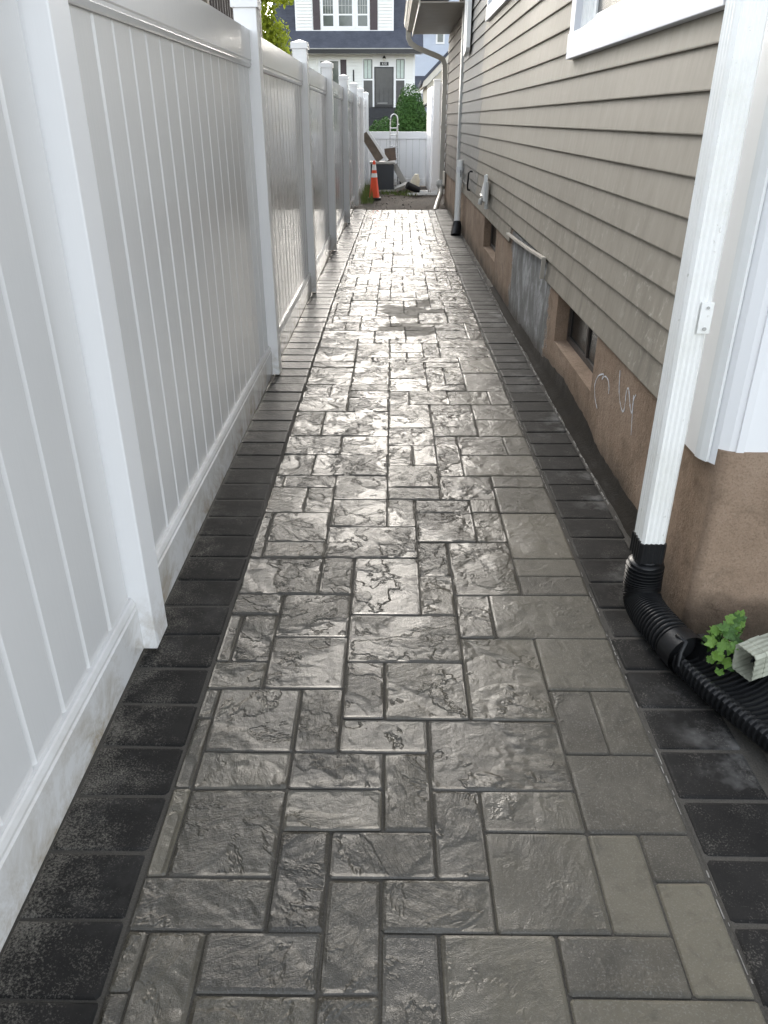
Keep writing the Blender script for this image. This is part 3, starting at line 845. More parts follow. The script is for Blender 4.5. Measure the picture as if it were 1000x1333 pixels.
rect_tube('crimped_end', 'green_grey_metal', (.985, 1.6595, .100), (1.02, 1.675, .103), .0375, .0455, .004, el)

# leafy plant at the foot of the wall
pl = thing('leafy_plant', (.93, 1.78, 0), 'small bright green lobed-leaf plant growing between wall and black pipe', 'plant')
rl = random.Random(77)
def lobed_leaf(c, nrm, size, spin):
    """a lobed, cupped leaf as a fan"""
    nrm = Vector(nrm).normalized(); a = nrm.orthogonal().normalized(); b = nrm.cross(a)
    ca, sa = math.cos(spin), math.sin(spin); u, v_ = a*ca + b*sa, -a*sa + b*ca
    m = MB(); n = 30; c = Vector(c); m.v.append(tuple(c + u*size*.15 - nrm*size*.10))
    for i in range(n):
        t = 2*math.pi*i/n
        r = size*(.72 + .22*abs(math.cos(2.5*t)) + .06*math.cos(13*t))
        if abs(t - math.pi) < .5: r *= .45
        p = c + u*(math.cos(t)*r) + v_*(math.sin(t)*r*.92) + nrm*(size*.18*math.cos(5*t)*.5 - (r*r/size)*.22 + rl.uniform(-.05,.05)*size)
        m.v.append(tuple(p))
    for i in range(n): m.f.append((0, 1+i, 1+(i+1) % n))
    return m
for i, (lx, ly, lz, s) in enumerate([(.885,1.725,.120,.026),(.905,1.70,.088,.024),(.918,1.695,.125,.030),(.935,1.715,.160,.030),(.925,1.690,.070,.027),(.948,1.70,.105,.026),(.902,1.735,.150,.021),(.955,1.745,.175,.024),(.965,1.75,.190,.022),(.975,1.745,.172,.021),(.985,1.755,.186,.018),(.940,1.74,.190,.020),(.915,1.725,.175,.021),(.895,1.715,.060,.018),(.962,1.72,.135,.024),(.91,1.68,.045,.018),(.978,1.76,.198,.016),(.95,1.69,.055,.020),(.89,1.75,.10,.022),(.93,1.77,.13,.026),(.96,1.77,.15,.025),(.99,1.78,.17,.02),(.905,1.76,.13,.022),(.945,1.76,.08,.024),(.92,1.75,.10,.026),(.97,1.74,.15,.02),(.90,1.69,.11,.016),(.94,1.68,.14,.017)]):
    lx, lz, s = .93 + (lx-.93)*.88, lz*.92, s*.88
    lf = lobed_leaf((lx, ly, lz), (rl.uniform(-.55,.1), rl.uniform(-.9,-.2), rl.uniform(.6,1.0)), s, rl.uniform(0, 6.28)).build('leaf', 'leaf_plant', pl, smooth=True)
sm = MB()
for i in range(9):
    a = rl.uniform(-.04, .05)
    sm.tube([(.93 + a*.2, 1.78, -.02), (.93 + a*.6, 1.76, .05), (.93 + a, 1.735, .09 + rl.uniform(0, .07))], .0018, 5)
sm.build('stems', 'leaf_plant', pl)

# ================================================================== SMALL FITTINGS ON THE WALL
dp = thing('drain_pipe', (.90, 11.1, 0), 'thin white drain pipe with black boot at the far end of the beige wall', 'pipe')
MB().tube([(.893, 11.12, .92), (.893, 11.12, .90), (.893, 11.12, .72), (.888, 11.11, .62), (.878, 11.05, .12)], [.042, .042, .040, .040, .040], 14).build('pipe', 'downspout', dp, smooth='auto')
MB().tube([(.893, 11.12, .84), (.893, 11.12, .77)], .047, 14).build('coupling', 'frame_white', dp, smooth='auto')
MB().tube([(.879, 11.05, .16), (.876, 11.03, .10), (.868, 10.98, .05), (.85, 10.90, -.02)], [.052, .066, .070, .070], 14).build('boot', 'black_plastic', dp, smooth='auto')
ch = thing('cable_channel', (.915, 10.9, 2.1), 'white metal channel with pointed end hanging high on the far beige siding', 'channel')
MB().prism([(10.60, 3.6), (10.60, 2.16), (10.66, 2.12), (10.98, 2.09), (11.02, 2.14), (11.02, 3.6)], 'x', .862, .912).build('channel_body', 'frame_white', ch, bevel=.004)
MB().prism([(10.70, 3.6), (10.70, 2.20), (10.92, 2.20), (10.92, 3.6)], 'x', .855, .8615).build('channel_rib', 'frame_white', ch, bevel=.002)
br = thing('wall_bracket', (.92, 7.95, .8), 'pale metal bracket with hose tap screwed to the beige siding', 'bracket')
MB().prism([(8.02, .93), (7.90, .93), (7.86, .72), (8.40, .70), (8.42, .725)], 'x', .895, .903).build('plate', 'frame_white', br, bevel=.002)
MB().box(.865, 7.84, .70, .895, 7.875, .93).build('flange', 'frame_white', br, bevel=.002)
MB().tube([(.925, 7.98, .72), (.88, 7.98, .715), (.855, 7.99, .70), (.85, 7.99, .66)], [.018, .018, .02, .022], 10).build('tap', 'grey_metal', br, smooth='auto')
MB().tube([(.86, 8.05, .745), (.86, 7.93, .735)], .012, 8).build('tap_handle', 'aluminium', br, smooth='auto')
MB().tube([(.868, 7.60, .885), (.868, 7.58, .70)], .016, 10).build('rod', 'grey_metal', br, smooth='auto')
MB().tube([(.868, 7.58, .70), (.868, 7.58, .66)], .020, 10).build('rod_nut', 'grey_metal', br, smooth='auto')
hk = thing('cable_hook', (.92, 9.75, .75), 'thin black cable hook on the beige siding beside the white drain pipe', 'hook')
MB().tube([(.925, 9.66, .86), (.895, 9.66, .862), (.882, 9.68, .845), (.882, 9.78, .68), (.89, 9.79, .655), (.915, 9.79, .65)], .010, 8).build('hook_rod', 'black_plastic', hk, smooth='auto')
MB().tube([(.882, 9.80, .70), (.88, 10.3, .71), (.885, 10.9, .72), (.90, 11.05, .80)], .005, 6).build('wire', 'black_plastic', hk)

# downspout of the wing: outlet, sloping run, drop, adapter
fd = thing('wing_downspout', (.90, 15.46, 0), 'beige downspout sloping from the far low gutter then dropping down the wall', 'downspout')
sq = [(-.042, -.034), (.042, -.034), (.042, .034), (-.042, .034)]
MB().tube([(.255, 15.36, 2.76), (.255, 15.36, 2.64), (.30, 15.37, 2.56), (.40, 15.38, 2.50), (.78, 15.42, 2.37), (.86, 15.43, 2.33), (.895, 15.43, 2.25), (.905, 15.43, 2.0)], 1.0, shape=sq).build('sloping_pipe', 'beige_metal', fd)
MB().box(.865, 15.385, .36, .945, 15.46, 2.03).build('drop_pipe', 'beige_metal', fd, bevel=.006)
MB().tube([(.905, 15.42, .40), (.905, 15.42, .36), (.905, 15.42, .30), (.90, 15.40, .25)], [.07, .095, .095, .06], 16).build('adapter', 'grey_metal', fd, smooth='auto')
MB().tube([(.90, 15.40, .27), (.89, 15.2, .19), (.80, 14.7, .06), (.74, 14.25, -.03)], .045, 12).build('outlet_pipe', 'beige_metal', fd, smooth='auto')
MB().box(.855, 15.38, 1.25, .952, 15.466, 1.30).build('strap', 'beige_metal', fd)

# ================================================================== BACK OF THE YARD
bf = thing('low_fence', (.25, 20.0, 0), 'low white vinyl fence closing the yard behind the clutter', 'fence')
x = -.62
while x < 2.2:
    MB().box(x + .002, 20.0, .12, x + .153, 20.022, .985).build('board', 'vinyl_lit', bf, bevel=.004)
    x += .155
MB().box(-.64, 19.975, .985, 2.25, 20.045, 1.14).build('top_rail', 'vinyl_lit', bf, bevel=.006)
MB().box(-.64, 19.975, -.03, 2.25, 20.045, .13).build('bottom_rail', 'vinyl_lit', bf, bevel=.006)
gp_ = thing('tall_fence_section', (.9, 17.55, 0), 'tall narrow white fence section standing past the far end of the house', 'fence')
p_ = MB().box(.815, 17.5, -.04, .945, 17.63, 2.08).build('post', 'vinyl_lit', gp_, bevel=.004)
MB().box(.805, 17.49, 2.081, .955, 17.64, 2.115).build('post_cap', 'vinyl_lit', p_, bevel=.006)
for k in range(7): MB().box(.948 + .13*k, 17.55, -.02, 1.074 + .13*k, 17.58, 1.92).build('board', 'vinyl_lit', gp_, bevel=.003)
MB().box(.947, 17.535, 1.921, 1.90, 17.595, 2.06).build('rail', 'vinyl_lit', gp_, bevel=.004)
for k in range(8): MB().box(.78, 17.66 + .28*k, -.02, .81, 17.93 + .28*k, 2.0).build('board', 'vinyl_lit', gp_, bevel=.003)

cone = thing('traffic_cone', (-.37, 16.4, -.02), 'orange traffic cone with white collars in front of the charcoal bin', 'cone')
cb = MB()
def cone_r(z): return .108 - (.108 - .028) * z / .66
cone_body = MB().tube([(-.37, 16.4, z - .02) for z in (.03, .25, .40)], [cone_r(.03), cone_r(.25), cone_r(.40)], 24).build('cone_body', 'orange', cone, smooth='auto')
MB().tube([(-.37, 16.4, z - .02) for z in (.40, .475)], [cone_r(.40)+.002, cone_r(.475)+.002], 24, cap=False).build('collar', 'reflective_white', cone, smooth='auto')
MB().tube([(-.37, 16.4, z - .02) for z in (.475, .53)], [cone_r(.475), cone_r(.53)], 24).build('cone_body', 'orange', cone, smooth='auto')
MB().tube([(-.37, 16.4, z - .02) for z in (.53, .63)], [cone_r(.53)+.002, cone_r(.63)+.002], 24, cap=False).build('collar', 'reflective_white', cone, smooth='auto')
MB().tube([(-.37, 16.4, z - .02) for z in (.63, .70)], [cone_r(.63), cone_r(.70)], 24).build('cone_tip', 'orange', cone, smooth='auto')
MB().box(-.50, 16.27, -.03, -.24, 16.53, .012).build('cone_base', 'black_plastic', cone, bevel=.012)

bn = thing('storage_bin', (-.22, 18.5, -.03), 'charcoal grey storage bin with pale lid behind the orange cone', 'bin')
b_ = MB(); b_.box(-.49, 18.2, -.03, .02, 18.75, .53).build('bin_body', 'charcoal', bn, bevel=.012)
for k in range(9): MB().box(-.47 + .055*k, 18.192, .02, -.45 + .055*k, 18.199, .50).build('rib', 'charcoal', bn)
MB().box(-.51, 18.17, .531, .045, 18.78, .575).build('lid', 'grey_board', bn, bevel=.01)

def plank(name, label, p0, p1, w_, th, mat, up=(0, -1, 0), cat='plank', group=None):
    p0, p1 = Vector(p0), Vector(p1); t = (p1-p0).normalized(); sd = t.cross(Vector(up)).normalized(); n = sd.cross(t)
    m = MB(); b = []
    for c in (p0, p1):
        for a, e in ((-1,-1),(1,-1),(1,1),(-1,1)): b.append(tuple(c + sd*(a*w_/2) + n*(e*th/2)))
    m.v = b; m.f = [(3,2,1,0),(4,5,6,7),(0,1,5,4),(1,2,6,5),(2,3,7,6),(3,0,4,7)]
    o = m.build(name, mat, None, bevel=.004)
    return tag(o, label, cat, group)
plank('wooden_board', 'wide weathered brown board leaning on the fence above the charcoal bin', (-.64, 18.45, 1.12), (-.28, 18.35, .60), .17, .03, 'weathered_wood')
plank('vinyl_rail', 'long white vinyl rail leaning across the weathered board', (-.575, 18.40, 1.20), (-.12, 18.28, .60), .055, .05, 'frame_white')
plank('metal_sheet', 'rusty brown metal sheet standing upright on the charcoal bin', (-.075, 18.6, .835), (-.045, 18.55, .58), .24, .012, 'rust_panel')
plank('grey_plank', 'pale grey plank propped diagonally at the right of the charcoal bin', (.03, 18.62, .50), (.31, 18.55, .03), .12, .03, 'grey_board')
plank('concrete_slab', 'small grey concrete slab lying tilted on the dirt by the bin', (.06, 18.05, .04), (.30, 17.9, .14), .15, .07, 'grey_board', up=(0,-.5,1), cat='slab')
plank('timber_strip', 'long pale timber strip lying flat on the dirt near the tall fence section', (.30, 17.35, -.005), (.86, 17.42, -.003), .05, .03, 'frame_white')
plank('pallet_edge', 'thin pale board on the ground in front of the charcoal bin', (-.38, 18.05, .0), (.12, 18.05, .01), .04, .03, 'grey_board')
plank('wood_offcut', 'short brown wood offcut on the dirt beside the traffic cone', (-.18, 17.0, -.012), (.02, 17.2, -.01), .03, .02, 'weathered_wood', up=(0,0,1))

ht = thing('hand_truck', (.02, 19.3, 0), 'silver hand truck with looped handle behind the clutter', 'hand truck')
loop = [(-.075, 19.35, .05), (-.07, 19.33, .7), (-.065, 19.3, 1.25), (-.062, 19.29, 1.40)] + [(-.062*math.cos(a) + .018*(1-math.cos(a))/2*2, 19.285, 1.40 + .10*math.sin(a)) for a in [R(20*k) for k in range(1, 9)]] + [(.098, 19.29, 1.40), (.10, 19.3, 1.25), (.105, 19.33, .7), (.11, 19.35, .05)]
MB().tube(loop, .013, 8).build('frame', 'aluminium', ht, smooth='auto')
for z in (.35, .60, .85, 1.08, 1.22): MB().tube([(-.068, 19.318 + (.7-z)*.05, z), (.103, 19.318 + (.7-z)*.05, z)], .010, 8).build('crossbar', 'aluminium', ht, smooth='auto')
MB().box(-.13, 19.15, -.02, .165, 19.36, .0).build('toe_plate', 'aluminium', ht)
for s in (-.14, .175): MB().tube([(s-.02, 19.42, .10), (s+.02, 19.42, .10)], .12, 18).build('wheel', 'black_plastic', ht, smooth='auto')
MB().tube([(.05, 19.30, .72), (.07, 19.29, 1.0), (.10, 19.28, 1.28), (.13, 19.27, 1.30)], .012, 8).build('strut', 'aluminium', ht, smooth='auto')

bp = thing('black_tube', (.42, 17.5, .06), 'fat black plastic tube lying on the dirt', 'tube')
MB().tube([(.30, 17.42, .165), (.36, 17.44, .135), (.48, 17.47, .085), (.55, 17.5, .06)], [.075, .075, .07, .07], 18).build('tube_body', 'black_plastic', bp, smooth='auto')
bagm = MB(); rr = random.Random(5)
for i in range(7):
    for k in range(14):
        t = i/6; a = 2*math.pi*k/14; r = .105*(math.sin(math.pi*min(.93, t*.86+.12))**.6)*(1+rr.uniform(-.13,.13))
        bagm.v.append((.44 + r*math.cos(a) + .06*t, 17.62 + r*.8*math.sin(a), .0 + .36*t + rr.uniform(-.012,.012)))
for i in range(6):
    for k in range(14):
        j = (k+1)%14; bagm.f.append((i*14+k, i*14+j, (i+1)*14+j, (i+1)*14+k))
bagm.f.append(tuple(range(13,-1,-1))); bagm.f.append(tuple(84+k for k in range(14)))
tag(bagm.build('paper_sack', 'cream_bag', None, smooth='auto'), 'crumpled cream paper sack slumped behind the black tube', 'sack')
tr_ = thing('tape_roll', (.64, 17.5, -.02), 'flat white roll lying on the dirt near the tall fence section', 'roll')
MB().tube([(.645, 17.5, -.02), (.645, 17.5, .055)], .10, 22).build('roll_body', 'frame_white', tr_, smooth='auto')
MB().tube([(.645, 17.5, .0552), (.645, 17.5, .062)], .055, 18).build('roll_core', 'grey_board', tr_, smooth='auto')
# grass tuft at the foot of the fence
gm = MB(); rr = random.Random(8)
for i in range(420):
    x = -.60 + rr.random()**1.5 * .22; y = 15.5 + rr.random() * 2.6; h = rr.uniform(.06, .26); a = rr.uniform(0, 6.28); l = rr.uniform(.02, .09)
    dx, dy = math.cos(a)*.006, math.sin(a)*.006; ex, ey = rr.uniform(-l, l), rr.uniform(-l, l)
    gm.v += [(x-dx, y-dy, -.03), (x+dx, y+dy, -.03), (x+ex, y+ey, h)]; b = len(gm.v); gm.f.append((b-3, b-2, b-1))
for i in range(260):
    x = rr.uniform(-.3, .6); y = 17.2 + rr.random()*1.0; h = rr.uniform(.01, .06); a = rr.uniform(0, 6.28); dx, dy = math.cos(a)*.012, math.sin(a)*.012
    gm.v += [(x-dx, y-dy, -.03), (x+dx, y+dy, -.03), (x+rr.uniform(-.04,.04), y, h)]; b = len(gm.v); gm.f.append((b-3, b-2, b-1))
o = gm.build('grass', 'grass_blade'); o['kind'] = 'stuff'; o['label'] = 'rough grass and weeds at the foot of the fence by the cone'

# scattered debris on the dirt (uncountable)
db = MB(); rr = random.Random(18)
for i in range(160):
    x = rr.uniform(-.6, .95); y = rr.uniform(PATH_END + .1, 18.5); s = rr.uniform(.004, .014)
    db.box(x, y, -.02, x + s*rr.uniform(.6, 2.0), y + s*rr.uniform(.6, 1.6), -.012 + s*.8)
o = db.build('gravel', 'gravel_grit'); o['kind'] = 'stuff'; o['label'] = 'loose stones scattered over the dirt yard'

# ================================================================== LEAF CLOUDS
def leaves(n, sampler, size, seed, aspect=.6):
    rr = random.Random(seed); m = MB()
    for _ in range(n):
        p, out = sampler(rr); p = Vector(p)
        nv = (Vector(out) * .7 + Vector((rr.gauss(0, .6), rr.gauss(0, .6), rr.gauss(.3, .6)))).normalized()
        a = nv.orthogonal().normalized(); a.rotate(Matrix.Rotation(rr.uniform(0, 6.28), 3, nv)); b = nv.cross(a)
        s = size * rr.uniform(.6, 1.4)
        m.quad(p - a*s, p - b*s*aspect, p + a*s, p + b*s*aspect)
    return m
# conical evergreen
cs = thing('conical_shrub', (.50, 26, 0), 'dense dark green conical evergreen shrub above the low white fence', 'shrub')
rn = random.Random(4); lumps = [(rn.uniform(0, 6.28), rn.uniform(.1, 2.2), rn.uniform(.12, .3), rn.uniform(.05, .13)) for _ in range(60)]
def cone_s(rr):
    z = 2.32 * (1 - math.sqrt(rr.random())) ; t = z / 2.34
    a = rr.uniform(0, 6.28)
    rmax = .90 * (1 - t) ** .62 * (1 - .25*max(0, .35 - t))
    bump_ = 0
    for la, lz, ls, lh in lumps:
        da = math.atan2(math.sin(a-la), math.cos(a-la)) * rmax
        d2 = (da*da + (z-lz)**2) / (ls*ls)
        if d2 < 1: bump_ = max(bump_, lh * (1 - d2))
    r = (rmax + bump_ * .7) * (1 - .35 * rr.random()**2)
    return (.50 + r*math.cos(a), 26 + r*math.sin(a), z + .05), (math.cos(a), math.sin(a), .5)
leaves(26000, cone_s, .027, 1).build('foliage', 'leaf_dark', cs)
MB().tube([(.50, 26, -.05), (.50, 26, 1.0), (.50, 26, 2.2)], [.06, .04, .01], 8).build('trunk', 'bark', cs)
MB().tube([(.50, 26, .1 + .24*k) for k in range(9)], [.68*(1-(.1+.24*k)/2.34)**.66 for k in range(9)], 14).build('inner_foliage', 'leaf_dark', cs)
rsb = thing('round_shrub', (-.30, 25, 0), 'small rounded green bush left of the conical evergreen', 'shrub')
def round_s(rr):
    d = Vector((rr.gauss(0,1), rr.gauss(0,1), rr.gauss(0,1))).normalized(); r = (.42 + .05*math.sin(7*d.x)*math.cos(6*d.z)) * (1-.3*rr.random()**2)
    return (-.30 + d.x*r, 25 + d.y*r, 1.02 + d.z*r), d
leaves(3500, round_s, .028, 2).build('foliage', 'leaf_dark', rsb)
MB().tube([(-.30, 25, -.05), (-.30, 25, .5), (-.28, 25, 1.1)], [.04, .03, .01], 8).build('trunk', 'bark', rsb)
# lime tree glimpsed at the upper left
lt = thing('lime_tree', (-5.4, 30, 0), 'tree with bright yellow-green leaves left of the dark roofed house', 'tree')
cl_ = [(rn.uniform(-1.6, 1.6), rn.uniform(-1.2, 1.2), rn.uniform(2.4, 7.4), rn.uniform(.5, .95)) for _ in range(46)]
def tree_s(rr):
    cx, cy, cz, cr = rr.choice(cl_); d = Vector((rr.gauss(0,1), rr.gauss(0,1), rr.gauss(0,1))).normalized(); r = cr * rr.random()**.4
    return (-5.4 + cx + d.x*r, 30 + cy + d.y*r, cz + d.z*r), d
leaves(26000, tree_s, .075, 3).build('crown', 'leaf_lime', lt)
tk = MB().tube([(-5.4, 30, -.1), (-5.38, 30, 2.0), (-5.3, 30, 4.2), (-5.35, 30, 6.8)], [.20, .16, .11, .03], 12)
for i in range(9):
    a = i*.7; z = 2.2 + i*.45
    tk.tube([(-5.37, 30, z), (-5.37 + math.cos(a)*.7, 30 + math.sin(a)*.6, z + .55), (-5.37 + math.cos(a)*1.3, 30 + math.sin(a)*1.1, z + 1.2)], [.07, .045, .015], 8)
tk.build('trunk', 'bark', lt, smooth='auto')
# neighbour's deck railing above the fence
dk = thing('deck_railing', (-1.95, 9, 0), 'dark deck with wooden railing showing above the left fence', 'railing')
MB().box(-1.98, 6.2, 2.86, -1.88, 12.75, 2.90).build('hand_rail', 'rail_wood', dk, bevel=.004)
MB().box(-1.955, 6.2, 2.12, -1.905, 12.7, 2.20).build('lower_rail', 'rail_wood', dk)
for k in range(44): MB().box(-1.95, 6.25 + .148*k, 2.20, -1.91, 6.29 + .148*k, 2.86).build('baluster', 'dark_wood', dk)
for y in (6.2, 9.1, 12.62): MB().box(-1.99, y, -.05, -1.87, y + .1, 2.859).build('post', 'rail_wood', dk)
for k in range(18): MB().box(-4.6, 6.2 + .365*k, 2.04, -1.9, 6.555 + .365*k, 2.075).build('deck_board', 'dark_wood', dk)
for k in range(9): MB().box(-4.6, 5.9, 2.08 + .16*k, -2.2, 5.93, 2.235 + .16*k).build('screen_board', 'dark_wood', dk)

# ================================================================== HOUSE ACROSS THE STREET
SY = 44.0; sc = SY / 38.0
def S(x, z): return x * sc, CAM_H + (z - CAM_H) * sc
sh = thing('gambrel_house', (-2.2, SY, 0), 'white clapboard house with dark blue-grey shingle roof across the street', 'house')
def sbox(name, mat, par, x0, z0, x1, z1, y0, y1, bevel=0):
    a, b = S(x0, z0), S(x1, z1)
    return MB().box(a[0], SY + y0, a[1], b[0], SY + y1, b[1]).build(name, mat, par, bevel=bevel)
def sboards(par, x0, z0, x1, z1, y, step=.115, mat='street_white', skip=()):
    """lap boards between openings given as (x0,z0,x1,z1) in the same units"""
    z = z0
    while z < z1 - .02:
        zt = min(z1, z + step); cuts = [(x0, x1)]
        for s0, t0, s1, t1 in skip:
            if zt > t0 + .01 and z < t1 - .01:
                nc = []
                for p, q in cuts:
                    if s1 <= p or s0 >= q: nc.append((p, q)); continue
                    if p < s0: nc.append((p, s0))
                    if q > s1: nc.append((s1, q))
                cuts = nc
        for p, q in cuts:
            a, b = S(p, z), S(q, zt)
            MB().prism([(SY+y, a[1]), (SY+y-.040, a[1]), (SY+y-.004, b[1]), (SY+y, b[1])], 'x', a[0], b[0]).build('siding_board', mat, par)
        z += step
# lower front wall with openings
sbox('wall', 'street_white', sh, -4.6, -.7, .90, 4.04, .001, 6.0)
OP = [(-1.36, 1.9, -.84, 3.76), (-.90, 1.9, .05, 3.84), (.03, 1.9, .53, 3.76), (-3.3, 2.3, -2.03, 3.72)]
sboards(sh, -4.6, -.35, .84, 3.84, 0.0, .115, skip=OP)
sbox('corner_board', 'trim_white', sh, .84, -.6, .93, 3.84, -.03, .02)
# door with storm glass
dr = sbox('door', 'trim_white', sh, -.90, 1.85, .05, 3.84, -.03, .0)
sbox('storm_frame', 'black_trim', dr, -.83, 1.88, .01, 3.41, -.05, -.031)
sbox('storm_glass', 'screen_glass', dr, -.78, 1.95, -.04, 3.36, -.058, -.051)
for k in range(3): sbox('grille_bar', 'black_trim', dr, -.62 + .2*k, 1.95, -.605 + .2*k, 2.6, -.062, -.059)
sbox('grille_scroll', 'grey_metal', dr, -.70, 2.02, -.25, 2.04, -.064, -.059)
pq = sbox('number_plaque', 'black_trim', dr, -.58, 3.455, -.21, 3.59, -.050, -.032, bevel=.03)
cu = bpy.data.curves.new('digits', 'FONT'); cu.body = '610'; cu.size = .16; cu.align_x = 'CENTER'; cu.align_y = 'CENTER'; cu.extrude = .004
to = bpy.data.objects.new('digits_src', cu); COL.objects.link(to)
dg = bpy.context.evaluated_depsgraph_get(); me = bpy.data.meshes.new_from_object(to.evaluated_get(dg))
bpy.data.objects.remove(to); bpy.data.curves.remove(cu)
me.transform(Matrix.Rotation(R(90), 4, 'X')); me.materials.clear(); me.materials.append(M['trim_white'])
no = bpy.data.objects.new('number', me); COL.objects.link(no); q_ = S(-.395, 3.5225); no.location = (q_[0], SY - .056, q_[1]); attach(no, dr)
lm = S(-.40, 3.70)
ln = MB().tube([(lm[0], SY-.10, lm[1]+.14), (lm[0], SY-.10, lm[1]+.10), (lm[0], SY-.10, lm[1]+.02)], [.02, .05, .09], 8).build('lantern', 'black_trim', sh)
MB().tube([(lm[0], SY-.10, lm[1]+.018), (lm[0], SY-.10, lm[1]-.09)], [.065, .04], 8).build('lantern_glass', 'lamp_glass', ln)
MB().box(lm[0]-.02, SY-.10, lm[1]+.10, lm[0]+.02, SY-.002, lm[1]+.13).build('lantern_arm', 'black_trim', ln)
# side lights
for x0, x1 in ((-1.36, -.86), (.05, .53)):
    w_ = sbox('sidelight', 'trim_white', sh, x0, 1.7, x1, 3.76, -.02, .0)
    sbox('upper_pane', 'house_glass', w_, x0 + .06, 2.96, x1 - .05, 3.70, -.026, -.021)
    sbox('lower_pane', 'screen_glass', w_, x0 + .06, 1.8, x1 - .05, 2.90, -.026, -.021)
    for i, f_ in enumerate((.10, .26)):
        sbox('curtain', 'curtain', w_, x0 + f_, 2.98, x0 + f_ + .13, 3.66, -.031, -.027)
# left window with one shutter
w_ = sbox('window', 'trim_white', sh, -3.25, 2.3, -2.30, 3.70, -.02, .0)
sbox('pane', 'house_glass', w_, -3.15, 2.4, -2.38, 3.62, -.026, -.021)
sbox('shutter', 'shutter', sh, -2.29, 2.4, -2.03, 3.68, -.03, .0)
sbox('mailbox', 'black_trim', sh, -1.76, 2.86, -1.70, 3.30, -.05, -.023)
# front steps of dark brick
for k in range(6):
    sbox('step', 'brick_dark', sh, -1.2, -.65 + .42*k, .35, -.24 + .42*k, -2.2 + .35*k, -.025)
sbox('railing_bar', 'black_trim', sh, -.9, 1.86, .0, 1.88, -.5, -.47)
# lower roof skirt and eave
a, b = S(-5.3, 4.05), S(1.25, 4.70)
rk = MB().prism([(SY-.75, a[1]-.02), (SY-.75, a[1]+.03), (SY-.02, b[1]+.05), (SY+1.2, b[1]+.9), (SY+1.2, a[1])], 'x', a[0], b[0]).build('roof', 'shingle', sh)
sbox('gutter', 'black_trim', sh, -5.3, 3.86, 1.25, 4.02, -.86, -.76)
sbox('gutter_edge', 'grey_metal', sh, -5.3, 4.021, 1.25, 4.055, -.865, -.77)
sbox('porch_soffit', 'street_white', sh, -5.2, 3.87, 1.2, 3.90, -.755, .0)
# steep main roof either side of the dormer, in courses of shingles
m = MB(); z0_ = 4.72
for k in range(26):
    za = z0_ + .13 * k; zb = za + .13; ya = .18 + .018 * k
    for sgn in (0, 1):
        if sgn == 0: xa, xb = -5.22 + .10 * (za - 4.6), -4.15
        else: xa, xb = .0, .86 - .10 * (za - 4.6)
        p, q = S(xa, za), S(xb, zb)
        MB().prism([(SY+ya+.06, p[1]), (SY+ya-.02, p[1]), (SY+ya+.01, q[1]+.01), (SY+ya+.06, q[1]+.01)], 'x', p[0], q[0]).build('shingle_course', 'shingle', sh)
p0_, p1_ = S(-4.9, 4.6), S(.55, 8.6)
MB().box(p0_[0], SY+1.0, p0_[1], p1_[0], SY+6.5, p1_[1]).build('upper_storey', 'shingle', sh)
MB().prism([(SY+.2, p1_[1]-.2), (SY+3.6, p1_[1]+1.6), (SY+7.2, p1_[1]-.2)], 'x', p0_[0]-.3, p1_[0]+.3).build('roof_top', 'shingle', sh)
# dormer
dm = sbox('dormer', 'street_white', sh, -4.13, 4.70, -.02, 8.2, .0, 2.0)
OPD = [(-3.45, 4.7, -.63, 8.3)]
sboards(sh, -4.08, 4.76, -.07, 8.1, 0.0, .115, skip=OPD)
for x0, x1 in ((-4.15, -4.08), (-.07, .0)): sbox('dormer_trim', 'trim_white', sh, x0, 4.70, x1, 8.2, -.03, .0)
sbox('dormer_sill', 'trim_white', sh, -4.15, 4.66, .0, 4.755, -.035, .0)
for x0, x1 in ((-3.40, -3.10), (-1.00, -.68)):
    s_ = sbox('shutter', 'shutter', sh, x0, 4.76, x1, 6.6, -.03, .0)
    sbox('shutter_rail', 'shutter', s_, x0 + .02, 5.33, x1 - .02, 5.39, -.038, -.031)
for x0, x1 in ((-3.06, -2.46), (-2.40, -1.66), (-1.60, -1.02)):
    w_ = sbox('window', 'trim_white', sh, x0, 4.80, x1, 6.6, -.025, .0)
    sbox('lower_pane', 'house_glass', w_, x0 + .09, 4.90, x1 - .09, 5.28, -.032, -.026)
    sbox('upper_pane', 'house_glass', w_, x0 + .09, 5.34, x1 - .09, 6.5, -.032, -.026)
    for i in range(3):
        xx = x0 + .09 + (x1 - x0 - .18) * (i + 1) / 4
        sbox('muntin', 'grey_metal', w_, xx - .01, 5.34, xx + .01, 6.5, -.036, -.033)
    sbox('muntin', 'grey_metal', w_, x0 + .09, 5.62, x1 - .09, 5.64, -.040, -.037)
# driveway terrace under the house
st2 = MB().box(-12, SY - 3.0, -.07, 9, SY + 9, .55); structure(st2.build('terrace', 'dirt'))

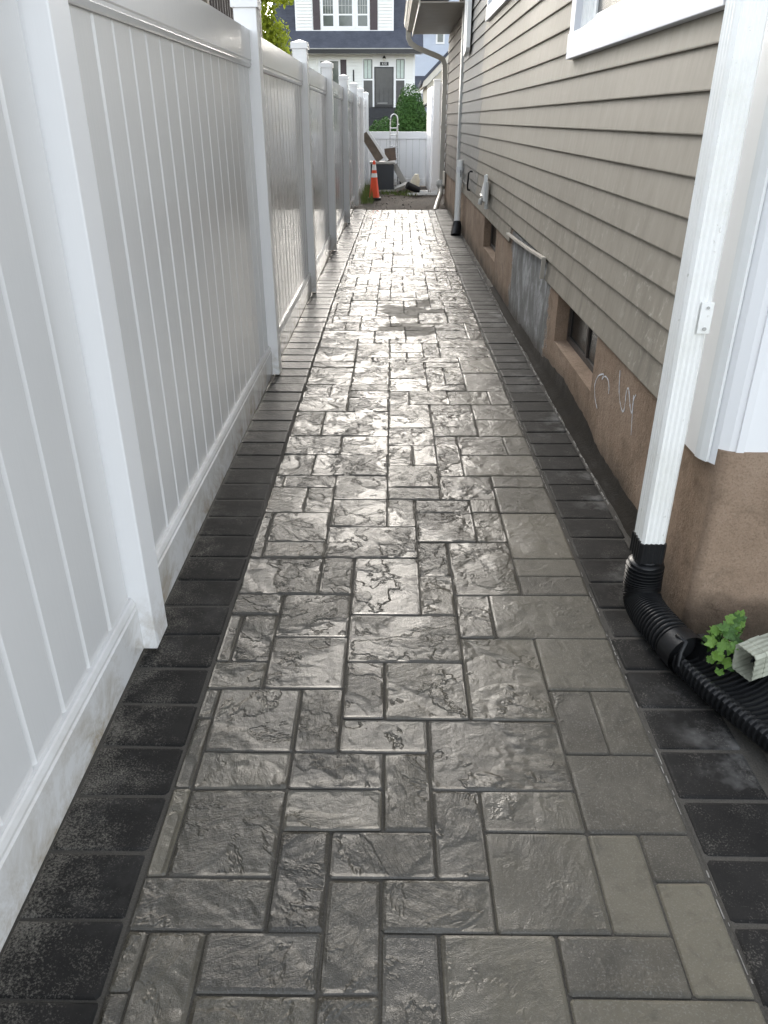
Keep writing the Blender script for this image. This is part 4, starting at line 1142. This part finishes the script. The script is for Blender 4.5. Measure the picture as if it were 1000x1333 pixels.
# pale blue house further right
bh = thing('blue_house', (2.6, 56, 0), 'pale blue clapboard house behind at the right of the white house', 'house')
by = 56.0; bs = by / 50
def Bz(z): return CAM_H + (z - CAM_H) * bs
MB().box(.9, by, 0, 6.0, by + 7, 9.0).build('wall', 'blue_siding', bh)
z = 2.5
while z < 8.6:
    MB().prism([(by, z), (by-.03, z), (by-.006, z+.17), (by, z+.17)], 'x', .9, 6.0).build('siding_board', 'blue_siding', bh); z += .17
MB().prism([(by-.7, Bz(3.55)-.75), (by-.7, Bz(3.55)-.68), (by-.04, Bz(3.55)+.05), (by-.04, Bz(3.55)-.75)], 'x', .6, 6.2).build('porch_roof', 'shingle', bh)
MB().box(.6, by-.74, Bz(3.55)-.95, 6.2, by-.71, Bz(3.55)-.69).build('porch_fascia', 'trim_white', bh)
MB().prism([(1.25, 6.25), (1.25, 6.45), (1.95, 6.45), (3.5, 7.6), (3.5, 7.35), (2.05, 6.25)], 'y', by-.35, by-.03).build('eave', 'trim_white', bh)
w_ = MB().box(2.65, by-.06, 5.6, 3.2, by-.031, 6.6).build('window', 'trim_white', bh)
MB().box(2.75, by-.075, 5.7, 3.1, by-.061, 6.5).build('pane', 'house_glass', w_)
w_ = MB().box(1.35, by-.06, 1.5, 1.8, by-.0, 2.45).build('window', 'trim_white', bh)
MB().box(1.42, by-.075, 1.6, 1.73, by-.061, 2.4).build('pane', 'house_glass', w_)
# cream garage gable and white shed gable close to the tall fence
cg = thing('cream_garage', (2.6, 30, 0), 'cream garage gable with pale bargeboard above the tall white fence section', 'garage')
MB().prism([(1.16, -.05), (1.16, 2.42), (2.7, 3.9), (4.3, 2.42), (4.3, -.05)], 'y', 30.0, 34.0).build('wall', 'cream', cg)
MB().prism([(.98, 2.36), (1.02, 2.54), (2.7, 4.15), (2.7, 3.93), (1.16, 2.44)], 'y', 29.85, 34.1).build('bargeboard', 'cream_plaster', cg)
MB().prism([(.93, 2.42), (.95, 2.60), (2.7, 4.27), (2.7, 4.16), (1.01, 2.55)], 'y', 29.82, 34.1).build('roof', 'shingle', cg)
ws = thing('white_shed', (1.6, 24, 0), 'white shed gable with dark roof edge behind the conical evergreen', 'shed')
MB().prism([(.90, -.05), (.90, 1.62), (1.9, 2.42), (2.9, 1.62), (2.9, -.05)], 'y', 27.5, 29.0).build('wall', 'blue_siding', ws)
MB().prism([(.80, 1.58), (.80, 1.64), (1.9, 2.52), (3.0, 1.64), (3.0, 1.58), (1.9, 2.44)], 'y', 27.35, 29.1).build('roof', 'black_trim', ws)
MB().box(1.05, 27.45, -.05, 2.8, 27.49, 1.35).build('shed_door', 'grey_board', ws)
